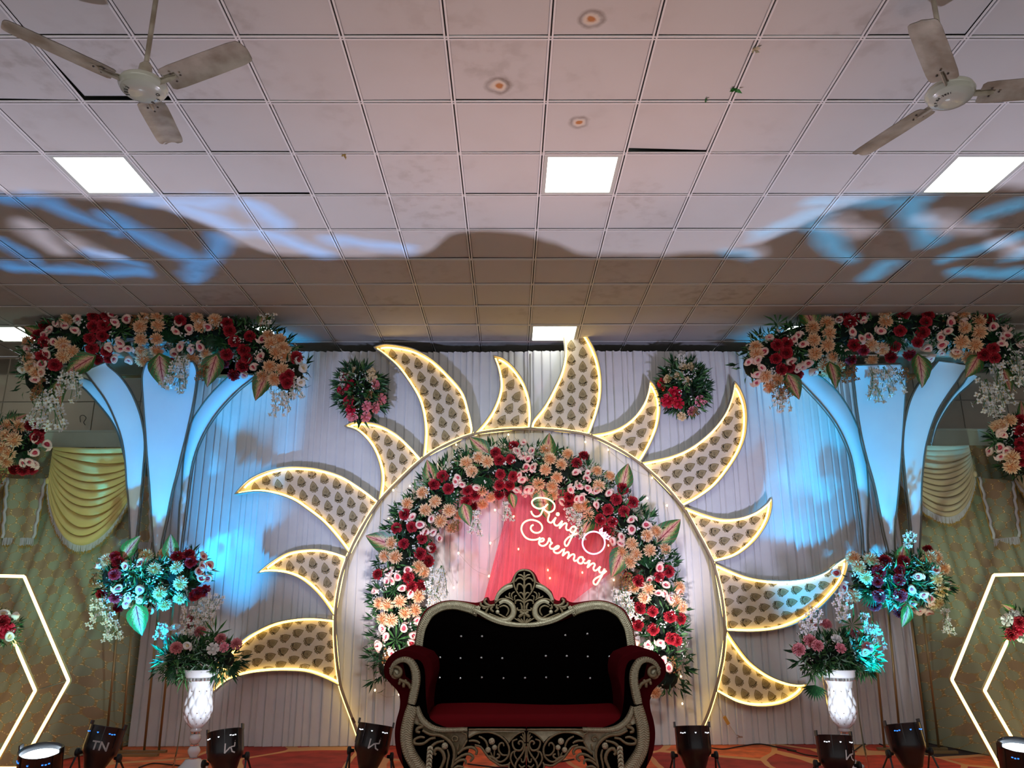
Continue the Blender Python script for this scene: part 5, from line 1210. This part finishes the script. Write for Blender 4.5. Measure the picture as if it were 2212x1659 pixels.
lb = CRZ([(395,740),(450,620),(550,520),(650,465),(745,440)]); band(m, lb, [7, 8, 9, 9, 7], YC_, n=11, relief=.007, rope=False, herr=260); band(m, mir(lb, 1132.4), [7, 8, 9, 9, 7], YC_, n=11, relief=.007, rope=False, herr=260)
rb = CRZ([(470,800),(560,755),(660,780),(745,860),(765,960),(735,1070),(640,1150),(500,1160),(330,1120),(180,1040)]); band(m, rb, [7, 8, 9, 10, 10, 10, 10, 10, 11, 10], YC_, n=11, relief=.007, rope=False, herr=240); band(m, mir(rb, 1132.4), [7, 8, 9, 10, 10, 10, 10, 10, 11, 10], YC_, n=11, relief=.007, rope=False, herr=240)
for c in CRZ([(430,980)]): knob(m, c, 4.6, YC_); knob(m, (2264.8-c[0], c[1]), 4.6, YC_)
for c in CRZ([(30,900),(70,990),(-30,985)]): rosette(m, c, 5.6, YC_); rosette(m, (2264.8-c[0], c[1]), 5.6, YC_)
for a in range(-3, 4): strokes(m, [(CRZ([(985,1230),(985+a*35,1170),(985+a*70,1120-abs(a)*4)]), 1.8)], YC_)
m.build('carved_crest', SILV, sofa, True)
m = MB(); cp = CRZ([(-60,960),(60,860),(110,800),(200,720),(260,840),(370,810),(400,690),(450,580),(540,480),(640,410),(740,370),(790,240),(860,140),(985,108)]); cpf = cp+mir(cp, 1132.4)[::-1][1:]
lo = CRZ([(985,1290),(700,1250),(400,1180),(100,1080)]); m.plate(on(cpf+mir(lo, 1132.4)[1:][::-1]+lo, YC_+.022), (0, .03, 0)); m.build('crest_backing', VELB, sofa)
# seat
zs = P(1134, 1541, YF+.06).z
m = MB(); sx0 = P(SF([(368, 1110)])[0][0], 1541, YF+.06).x; sx1 = P(SF([(1815, 1110)])[0][0], 1541, YF+.06).x
def seat(u, v):
    # v 0 back-top .. front edge .. front bottom
    x = sx0+(sx1-sx0)*u; e = min(u, 1-u)*2; rr = min(1, e*9)**.5
    if v < .6: t = v/.6; y = YB-.06+(YF+.05-(YB-.06))*t; z = zs+.03*sin(pi*t)*rr+.012*sin(u*7)*(1-t)
    elif v < .75: t = (v-.6)/.15; y = YF+.05-.045*sin(t*pi/2); z = zs-.045*(1-cos(t*pi/2))
    else: t = (v-.75)/.25; y = YF+.005; z = zs-.045-.16*t
    return (x+(.5-u)*(1-rr)*.06, y, z-(1-rr)*.05)
m.grid(60, 34, seat); m.build('seat_cushion', VELM, sofa, True)
# arms
def arm(side):
    f = (lambda q: q) if side < 0 else (lambda q: mir(q))
    sil = SF([(330,672),(250,655),(170,680),(112,740),(95,800),(108,860),(150,905),(190,950),(208,1010),(204,1080),(185,1150),(172,1230),(175,1320),(195,1410),(240,1500),(300,1600),(420,1700),(560,1700),(480,1500),(430,1250),(400,1100),(415,950),(440,850),(435,760),(400,700)])
    sil = sm(f(sil), 4); m = MB(); a = on(sil, YF+.02); n = len(a)
    # the roll runs straight back to the sofa back
    fr = a; bk = [Vector((p.x, YB+.02, p.z)) for p in a]
    cxm = sum((p.x for p in a))/n; czm = sum((p.z for p in a))/n
    rim = [Vector((p.x+(cxm-p.x)*.06, YF-.005, p.z+(czm-p.z)*.03)) for p in a]
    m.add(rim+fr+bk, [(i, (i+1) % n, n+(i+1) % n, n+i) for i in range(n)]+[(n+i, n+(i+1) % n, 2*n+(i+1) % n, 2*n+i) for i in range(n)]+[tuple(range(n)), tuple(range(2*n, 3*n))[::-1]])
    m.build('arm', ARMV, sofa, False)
    m = MB(); blk = SF([(230,760),(330,730),(380,800),(390,1000),(420,1150),(560,1215),(700,1210),(700,1340),(640,1500),(600,1700),(300,1700),(235,1500),(215,1300),(240,1150),(290,1050),(300,900),(250,850)])
    m.plate(on(f(sm(blk, 3)), YF-.012), (0, .02, 0)); m.build('arm_inset', VELB, sofa)
    m = MB(); Y = YF-.04
    c = SPZ([(150,470),(148,420),(175,340),(240,285),(320,268),(395,300),(440,370),(462,450),(465,550),(450,640),(430,740),(408,835)]); w = [3, 8, 9, 11, 12, 15, 17, 18.5, 18.5, 18.5, 18.5, 17]
    band(m, f(c), w, Y, n=15, relief=.011, herr=200)
    sp = [(212+ (95-14*t)*cos(-2.6+t*1.05), 440+(95-14*t)*sin(-2.6+t*1.05)) for t in [i*.5 for i in range(13)]]
    strokes(m, [(f(SPZ(sp)), 4.4)], Y); strokes(m, [(f(SPZ([(250,520),(300,545),(370,580),(400,640)])), 4.2), (f(SPZ([(262,540),(250,590)])), 3.4), (f(SPZ([(310,560),(310,625)])), 3.8), (f(SPZ([(320,530),(350,545)])), 3)], Y)
    knob(m, f(SPZ([(212, 440)]))[0], 13, Y+.045)
    m.build('carved_arm_scroll', SILV, sofa, True)
    m = MB(); c = SPZ([(425,862),(400,950),(372,1050),(350,1150),(342,1250),(350,1350),(375,1450),(425,1550),(500,1660),(600,1770),(700,1860)]); w = [24, 26, 26, 26, 26, 26, 26, 27, 28, 26, 20]
    band(m, f(c), w, Y, n=15, relief=.012, herr=190)
    c = SPZ([(480,870),(505,960),(545,1040),(610,1105),(690,1150),(800,1172),(960,1172),(1128,1165)]); band(m, f(c), [8, 11, 12, 12, 11, 9, 8, 8], Y, n=11, relief=.009, herr=240)
    pl = SPZ([(480,900),(540,1060),(640,1140),(800,1175),(1130,1170),(1130,1320),(1080,1400),(1000,1480),(950,1640),(925,1640),(950,1480),(920,1370),(860,1300),(760,1250),(600,1205),(520,1120),(450,1090),(440,960)])
    m.plate(on(f(pl), Y+.008), (0, .02, 0))
    S_ = [([(550,1175),(650,1225),(780,1240),(880,1300),(940,1385),(958,1500),(925,1659)], 3.8), ([(580,1270),(520,1262),(450,1295),(455,1345),(560,1345),(650,1285),(720,1272)], 3.2), ([(520,1200),(480,1190),(490,1150),(560,1120),(500,1090)], 3.6),
      ([(830,1310),(740,1330),(680,1370),(640,1430),(622,1500),(630,1600),(640,1680)], 3.4), ([(725,1490),(700,1460),(735,1410),(800,1440),(832,1530),(805,1620),(760,1720)], 4.2), ([(870,1420),(888,1500),(870,1600),(850,1720)], 2.6),
      ([(1000,1480),(1090,1410),(1190,1395),(1245,1440),(1235,1490)], 3.4), ([(960,1570),(1060,1500),(1150,1480),(1200,1525),(1160,1575)], 3.2), ([(930,1640),(1010,1570),(1090,1555),(1110,1610)], 3.0), ([(920,1700),(1000,1640),(1080,1650)], 3.0),
      ([(1040,1450),(1100,1340),(1128,1300)], 2.4), ([(1000,1430),(1010,1350)], 2.2), ([(950,1320),(930,1280),(960,1250),(1000,1270),(990,1310),(960,1305)], 2.0), ([(660,1150),(700,1180),(1100,1190)], 1.4), ([(1050,1200),(1110,1230),(1110,1300)], 2.0)]
    strokes(m, [(f(SPZ(p)), r) for p, r in S_], Y)
    knob(m, f(SPZ([(838, 1375)]))[0], 7.0, Y, 1)
    for i in range(6):
        x, y = SPZ([(650-4*i, 1370+52*i)])[0]; (x, y), = f([(x, y)]); leafpair(m, x, y, 180, 13, Y-.012)
    m.build('carved_front_corner', SILV, sofa, True)
arm(-1); arm(1)
# carved front apron, two centre pieces
for side in (-1, 1):
    f = (lambda q: q) if side < 0 else (lambda q: mir(q, 1137)); Y = YF-.045; m = MB()
    m.plate(on(f(SKZ([(95,225),(1076,225),(1000,250),(880,330),(790,420),(700,330),(560,262),(430,242),(260,270),(95,350)])), Y+.006), (0, .02, 0))
    S_ = [([(95,205),(500,205),(1072,205)], 2.3), ([(100,345),(240,272),(430,250),(580,290),(700,370),(770,470),(790,560),(770,660),(700,735),(620,755),(540,700),(470,660)], 2.4), ([(780,430),(860,335),(960,262),(1050,240)], 2.0),
      ([(700,490),(685,440),(640,440),(608,500),(620,580),(680,640),(760,640)], 2.3), ([(540,560),(530,665)], 2.0), ([(470,590),(505,665)], 1.8), ([(560,700),(610,680),(620,640),(580,620)], 2.4), ([(270,320),(360,370),(410,450),(420,530)], 2.5), ([(100,400),(180,395),(245,410),(290,440)], 2.6),
      ([(200,470),(300,500),(380,600),(460,700),(560,770),(650,822),(790,800)], 2.8), ([(970,460),(945,435),(975,400),(1020,420),(1030,490),(980,560),(890,545),(850,470),(855,400),(930,370)], 2.4),
      ([(1050,250),(1058,330),(1060,420)], 1.9), ([(1015,275),(1040,340),(1058,420)], 1.8), ([(980,320),(1020,360),(1055,420)], 1.8), ([(1062,440),(1040,560),(985,660),(925,740),(895,820),(905,900)], 2.4), ([(905,570),(840,600),(812,700),(850,800),(905,870)], 2.3), ([(995,700),(1005,755),(1045,750),(1068,640),(1070,500)], 1.9), ([(880,580),(880,640),(925,720)], 1.8), ([(950,800),(1000,850),(1060,820)], 2.0), ([(800,760),(780,830),(800,900)], 2.2), ([(440,660),(520,690),(600,760)], 3.6), ([(930,900),(990,960),(1070,980)], 2.2)]
    strokes(m, [(f(SKZ(p)), r) for p, r in S_], Y)
    for c, r in (((492, 405), 6.8), ((540, 512), 5.6), ((430, 552), 6)): knob(m, f(SKZ([c]))[0], r, Y, 1)
    m.build('carved_apron', SILV, sofa, True)
    m = MB(); m.plate(on(f(SKZ([(40,160),(1078,160),(1078,1100),(900,1000),(780,830),(620,790),(480,700),(330,540),(200,450),(60,440)])), YF-.02), (0, .012, 0)); m.build('apron_backing', VELB, sofa)
# hidden legs and seat rail
for x in (sx0+.02, sx1-.02):
    for y in (YF+.08, YB-.02):
        m = MB(); m.lathe([(.03, 0), (.035, .02), (.03, .05), (.045, .2), (.05, .42)], (x, y, 0), 12); m.build('leg', SILV, sofa, True)
m = MB(); m.box(((sx0+sx1)/2, (YF+YB)/2, zs-.15), (sx1-sx0, YB-YF-.05, .14)); m.build('seat_base', VELB, sofa)

# ------------------------------------------------------------ stage spot cans
def text_mesh(s, size, ext=.0006):
    c = bpy.data.curves.new('t', 'FONT'); c.body = s; c.size = size; c.extrude = ext; c.offset = size*.02; c.align_x = 'CENTER'; c.align_y = 'CENTER'
    o = bpy.data.objects.new('t', c); COL.objects.link(o); dg = bpy.context.evaluated_depsgraph_get(); me = bpy.data.meshes.new_from_object(o.evaluated_get(dg)); bpy.data.objects.remove(o); return me
WHITEP = mat('white_print', (.75, .75, .74), .5); GLOW = mat('vent_glow', (1, 1, 1), .5, emit=(.85, .93, 1), es=1.2); GLOWB = mat('vent_glow_blue', (.1, .3, 1), .5, emit=(.03, .25, 1), es=1.6)
LENS = mat('lamp_lens', (1, 1, 1), .3, emit=(.72, .85, 1), es=7)
def can(label, cx, cy, Y, lean, tipback, logo=None, blue=False, lens=False, r=.148, L_=.36, lx=0, beam=None):
    c = P(cx, cy, Y); q = Quaternion((0, 1, 0), radians(lean)) @ Quaternion((1, 0, 0), radians(tipback))
    root = empty('spot_can', (c.x, Y, 0), label, 'stage light', 'black stage spot cans on the floor')
    m = MB(); h = L_/2
    def T(z): return z
    def md(a, z): return 1-.012*(abs(sin(a*6)) < .12)
    pr = [(r*.0+.03, -h), (r*.52, -h+.01), (r*.62, -h+.05), (r*.80, -h+.12), (r*.97, -h+.15), (r, -h+.19), (r, h-.005), (r*1.02, h), (r*.96, h), (r*.93, h-.02), (r*.90, h-.06)]
    m.lathe(pr, c, 36, rot=q, mod=md, cap=False); m.lathe([(.001, -h), (.03, -h)], c, 36, rot=q, cap=False); body = m.build('housing', BLACKM, root, True)
    m = MB()
    for i in range(8):
        a = 2*pi*i/8+.3; p0 = Vector((cos(a)*r*1.005, sin(a)*r*1.005, -h+.2)); m.box(q @ Vector((p0.x, p0.y, (-h+.2+h)/2))+c, (.006, .006, L_-.2), 0, rot=(q @ Quaternion((0, 0, 1), a)).to_matrix())
    m.build('cooling_rib', BLACKM, body)
    m = MB(); m.lathe([(.001, h-.055), (r*.90, h-.05)], c, 30, rot=q, cap=False); m.build('lens', LENS if lens else mat('dim_lens', (.1, .1, .12), .1), root)
    for a in (0, pi):                           # accessory clips on the mouth
        m = MB(); m.box(q @ Vector((cos(a)*r*1.01, 0, h+.012))+c, (.012, .05, .045), 0, rot=q.to_matrix()); m.build('clip', BLACKM, root)
    if beam:
        nm_, tgt, colr, pw, sz, bl_ = beam
        spot(nm_, c+(q @ Vector((0, 0, h+.05))), tgt, colr, pw, sz, bl_, .04)
    g = MB()
    for a, w in ((-2.35, .050), (-.8, .055), (-1.6, .012)):
        for e in range(3):
            aa = a+(e-1)*.13*w/.05; g.box(q @ Vector((cos(aa)*r*1.004, sin(aa)*r*1.004, h-.055-.003*(e % 2)))+c, (.004, w*.26, .008), 0, rot=(q @ Quaternion((0, 0, 1), aa)).to_matrix())
    g.build('vent_slot', GLOWB if blue else GLOW, body)
    # yoke with two knobs and splayed double legs
    for s in (-1, 1):
        p = c+(q @ Vector((s*(r+.03), 0, -.05)))
        m = MB(); m.lathe([(.012, -.035), (.016, -.01), (.034, -.006), (.036, .014), (.03, .02)], p, 14, rot=Quaternion((0, 1, 0), s*pi/2)); m.build('knob', BLACKR, root, True)
        m = MB()
        for d in (-1, 1):
            a = p+Vector((0, 0, .01)); b = Vector((p.x+s*.035, Y+d*.16, .012)); m.tube([a, b], .009, 5, squash=.5)
        m.tube([Vector((p.x+s*.035, Y-.16, .01)), Vector((p.x+s*.035, Y+.16, .01))], .009, 5); m.build('leg', BLACKM, root)
    if logo:
        me = text_mesh('TN', .10) if logo == 'TN' else None
        if me is None:
            g = MB()
            def st(pts, w):
                for a, b in zip(pts, pts[1:]):
                    a = Vector((*a, 0)); b = Vector((*b, 0)); d = (b-a).normalized(); n = Vector((-d.y, d.x, 0))*w; g.add([a+n-d*w*.4, b+n+d*w*.4, b-n+d*w*.4, a-n-d*w*.4], [(0, 1, 2, 3)]); 
            st([(-.040, .042), (-.046, -.030), (-.006, .008), (.004, .006), (.012, -.024), (.034, -.034)], .0055); st([(.004, .012), (.034, .016), (.038, .044)], .005); g.ball((.040, .058, 0), .004, 0, 6, 3)
            me = g.mesh('logo', WHITEP)
        else: me.materials.clear(); me.materials.append(WHITEP)
        # wrap the flat print on the round housing
        for v in me.vertices:
            a = -pi/2+(v.co.x+lx)/r; v.co = (q @ Vector((cos(a)*(r*1.035), sin(a)*(r*1.035), v.co.y+.02)))+c
        link('logo_print', me, body)
    return root
can('black spot can with bright open lens at the lower left corner', 85, 1668, 7.15, 4, 14, None, True, True, .168, beam=('stage_beam', P(170, 1060, 9.3), (.45, .95, .8), 110, 62, .9))
can('black spot can marked TN on the left gold cloth side', 217, 1618, 7.42, 8, -12, 'TN', True, lx=.05, beam=('blue_beam', P(415, 1020, 9.3), BLUE, 700, 46, .35))
can('black spot can right of the left tall vase', 487, 1628, 7.3, -10, -12, 'W', lx=.09, beam=('vase_beam', P(434, 1490, 8.1), (.80, .90, 1), 42, 46, .9))
can('black spot can between left end of hoop and sofa', 803, 1614, 7.3, 8, -10, 'W', lx=.04, beam=('arch_beam', P(870, 1330, 8.9), (1, .86, .86), 200, 40, .8))
can('black spot can between sofa and right end of hoop', 1499, 1618, 7.3, 0, -10, None, beam=('arch_beam', P(1410, 1330, 8.9), (1, .86, .90), 200, 40, .8))
can('black spot can in front of the right tall vase', 1807, 1638, 7.3, 2, -10, 'W', lx=.07, beam=('vase_beam', P(1812, 1490, 8.1), (.80, .90, 1), 42, 46, .9))
can('black spot can at the foot of the right petal pillar', 1961, 1612, 7.42, -3, -12, None, True, beam=('blue_beam', P(1840, 1020, 9.3), (0.0, .46, .95), 700, 46, .35))
can('black spot can with bright open lens at the lower right corner', 2205, 1655, 7.15, -4, 14, None, True, True, .16, beam=('stage_beam', P(2090, 1060, 9.3), (.7, .95, .75), 90, 62, .9))

# ------------------------------------------------------------ ceiling fans
def fan_(label, hx, hy, tx, ty, az, sgn, txt, t0, tstep, smooth_blade, tsize=.026, tr=.066, dz_=.0):
    C = PZ(hx, hy, HC+2.45); n = Vector((tx, ty, 1)).normalized(); e1 = Vector((0, 1, 0)).cross(n).normalized(); e2 = n.cross(e1)
    q = Matrix((e1, e2, n)).transposed().to_quaternion()
    root = empty('ceiling_fan', C, label, 'ceiling fan', 'ceiling fans')
    m = MB(); m.lathe([(.02, .072), (.045, .068), (.095, .044), (.109, .032), (.116, .014), (.111, .002), (.106, -.002), (.104, -.011), (.096, -.018), (.092, -.019), (.086, -.025), (.06, -.0305), (.03, -.033), (.001, -.0335)], C, 48, rot=q, cap=False); hub = m.build('motor_hub', FANH, root, True)
    m = MB(); top = Vector((C.x, C.y, ZC)); m.tube([C+n*.06, C+n*.12, top], .0125, 10); m.lathe([(.03, .055), (.034, .075), (.03, .13), (.014, .15)], C, 16, rot=q); m.lathe([(.05, -.06), (.045, -.02), (.02, 0)], top, 16); m.build('down_rod', FANM, root, True)
    for i in range(3):
        a = radians(az+sgn*120*i); d = e1*cos(a)+e2*sin(a); s = n.cross(d)
        b = Quaternion(d, radians(-11)); u = b @ s; nn = b @ n
        m = MB(); st_ = [(.135, .054), (.150, .066), (.20, .070), (.35, .070), (.54, .068), (.585, .062), (.598, .050), (.602, .03)]
        vs = []
        for (l, w) in st_:
            for t in (-1, -.62, -.55, 0, .55, .62, 1):
                dz = .010*(1-t*t)
                if not smooth_blade and abs(abs(t)-.58) < .06: dz -= .006
                if not smooth_blade and t == 0: dz -= .004
                vs.append(C+d*l+u*w*t+nn*dz+n*(dz_*l/.59))
        k = 7; N = len(st_)
        f = [(i_*k+j, i_*k+j+1, (i_+1)*k+j+1, (i_+1)*k+j) for i_ in range(N-1) for j in range(k-1)]; m.add(vs, f); m.add([v+nn*.0025 for v in vs], [t[::-1] for t in f])
        bl = m.build('blade', FANM, root, True)
        m = MB(); m.tube([C+d*.09+n*dz_*.15, C+d*.17+n*dz_*.29, C+d*.20+n*dz_*.34], [.014, .016, .010], 6, squash=.5)
        m.box(C+d*.15+nn*.008+n*dz_*.25, (.10, .03, .004), rot=Matrix((d, u, nn)).transposed()); m.build('blade_arm', FANM, bl)
        m = MB()
        for (l, w) in ((.185, -.024), (.185, .024), (.225, 0)): m.ball(C+d*l+u*w-nn*.001+n*(dz_*l/.59), .006, 0, 8, 4, (1, 1, .6))
        m.build('screw', mat('dark_screw', (.06, .04, .03), .5), bl)
    # stencilled digits around the hub
    INK = mat('black_stencil', (.012, .011, .01), .6)
    for i, ch in enumerate(txt):
        if ch == ' ': continue
        me = text_mesh(ch, tsize, .0004); me.materials.clear(); me.materials.append(INK)
        a = radians(t0+tstep*i); ctr = C+(e1*cos(a)+e2*sin(a))*tr-n*.0300
        rad = (e1*cos(a)+e2*sin(a)); up = rad; rt = up.cross(-n)*1.0
        for v in me.vertices: v.co = ctr+rt*v.co.x+up*v.co.y-n*(v.co.z)+Vector((0, 0, 0))
        o = link('stencil_digit', me, hub)
    return root
fan_('three bladed ceiling fan on the left, smooth dusty blades', 309, 192, -.0083, -.0236, 220.5, 1, '3883'+' '*7+'O.F.B', 178, 17, True, .026, .072, .059)
fan_('three bladed ceiling fan on the right, ribbed dusty blades', 2053, 207, .0396, .0213, 231.2, -1, 'O.F.Bd.3831', 140, 10, False, .019, .068, .019)

# ------------------------------------------------------------ cables and small bits
def cable(label, pts, r=.006, mt=None, z=.008, onfloor=True):
    p3 = []
    for q in pts:
        if len(q) == 2: v = PZ(q[0], q[1], z)
        else: v = P(q[0], q[1], q[2])
        p3.append(v)
    m = MB(); m.tube(cr(p3, 8), r, 6); tagged(m.build('cable', mt or BLACKR, smooth=True), label, 'cable')
cable('black cable running along the curtain foot right of hoop', [(1515,1612),(1560,1618),(1600,1612),(1640,1607),(1680,1614),(1720,1622)])
cable('black cable with plug beside the right tall vase foot', [(1700,1620),(1716,1623),(1740,1630),(1770,1634)])
cable('black cable looping behind the spot can at the right pillar', [(1845,1622),(1870,1606),(1900,1607),(1925,1619),(1950,1616)])
cable('black cable crossing the red carpet left of the vase', [(300,1658),(330,1649),(370,1652),(400,1655)])
cable('black cable on the carpet under the sofa', [(1010,1650),(1050,1655),(1090,1658),(1180,1650),(1240,1640)])
cable('thin copper cord rising from floor to the lit hoop end', [(1550,1607),(1575,1597),(1598,1592, 9.2),(1592,1588, 9.2)], .003, mat('copper_cord', (.35, .15, .08), .5), z=.01)
m = MB(); m.tube([P(1545, 1510, 9.22), P(1565, 1552, 9.22), P(1592, 1590, 9.22)], .003, 5); c_ = m.build('lead_wire', mat('clear_lead', (.6, .5, .35), .4)); tagged(c_, 'clear lead wire hanging from the right end of hoop', 'wire')
m = MB(); m.box(P(1569, 1556, 9.2), (.035, .02, .09), rot=Quaternion((0, 1, 0), -.5).to_matrix()); m.build('adapter', mat('amber_adapter', (.7, .35, .05), .4), c_)
m = MB(); m.box(P(1599, 1592, 9.19), (.05, .02, .018)); m.build('plug', mat('beige_plug', (.45, .35, .28), .5), c_)
m = MB(); m.tube([P(742, 1500, 9.2), P(752, 1530, 9.2), P(765, 1560, 9.2), P(772, 1575, 9.2)], .003, 5); c_ = m.build('lead_wire', MATS['clear_lead']); tagged(c_, 'clear lead wire hanging from the left end of hoop', 'wire')
m = MB(); m.box(P(764, 1556, 9.19), (.022, .02, .06), rot=Quaternion((0, 1, 0), -.5).to_matrix()); m.build('adapter', mat('dark_adapter', (.12, .05, .03), .4), c_)
def scrap(label, name, x, y, col, sz, seed):
    r = random.Random(seed); m = MB(); c = PZ(x, y, ZC-.012)
    for i in range(6):
        d = rv(r); d.z = -abs(d.z)*.6; lance(m, c, d, rv(r), sz*r.uniform(.6, 1.1), sz*.25, 0)
    m.box(c+Vector((0, 0, .004)), (sz*.4, sz*.4, .008)); tagged(m.build(name, mat(name+'_mat', col, .6)), label, 'ceiling scrap')
scrap('green leaf scrap stuck on the grid crossing right of the centre', 'leaf_scrap', 1588, 194, (.02, .16, .015), .05, 1)
scrap('tiny green scrap on the grid line left of the leaf scrap', 'green_scrap', 1525, 216, (.02, .14, .02), .022, 2)
scrap('small beige tape scrap on the ceiling grid line', 'tape_scrap', 1629, 107, (.5, .42, .28), .05, 3)
scrap('small brass clip on the ceiling grid left of the centre', 'brass_clip', 745, 335, (.35, .25, .08), .035, 4)
m = MB(); c = P(180, 903, YW-.0); m.tube(cr([P(*t, YW-.01) for t in ((174, 912), (173, 900), (180, 897), (186, 903), (181, 912), (184, 918))], 5), .004, 5); tagged(m.build('hanging_string', BLACKR, smooth=True), 'dark loop of string on the back wall left', 'string')
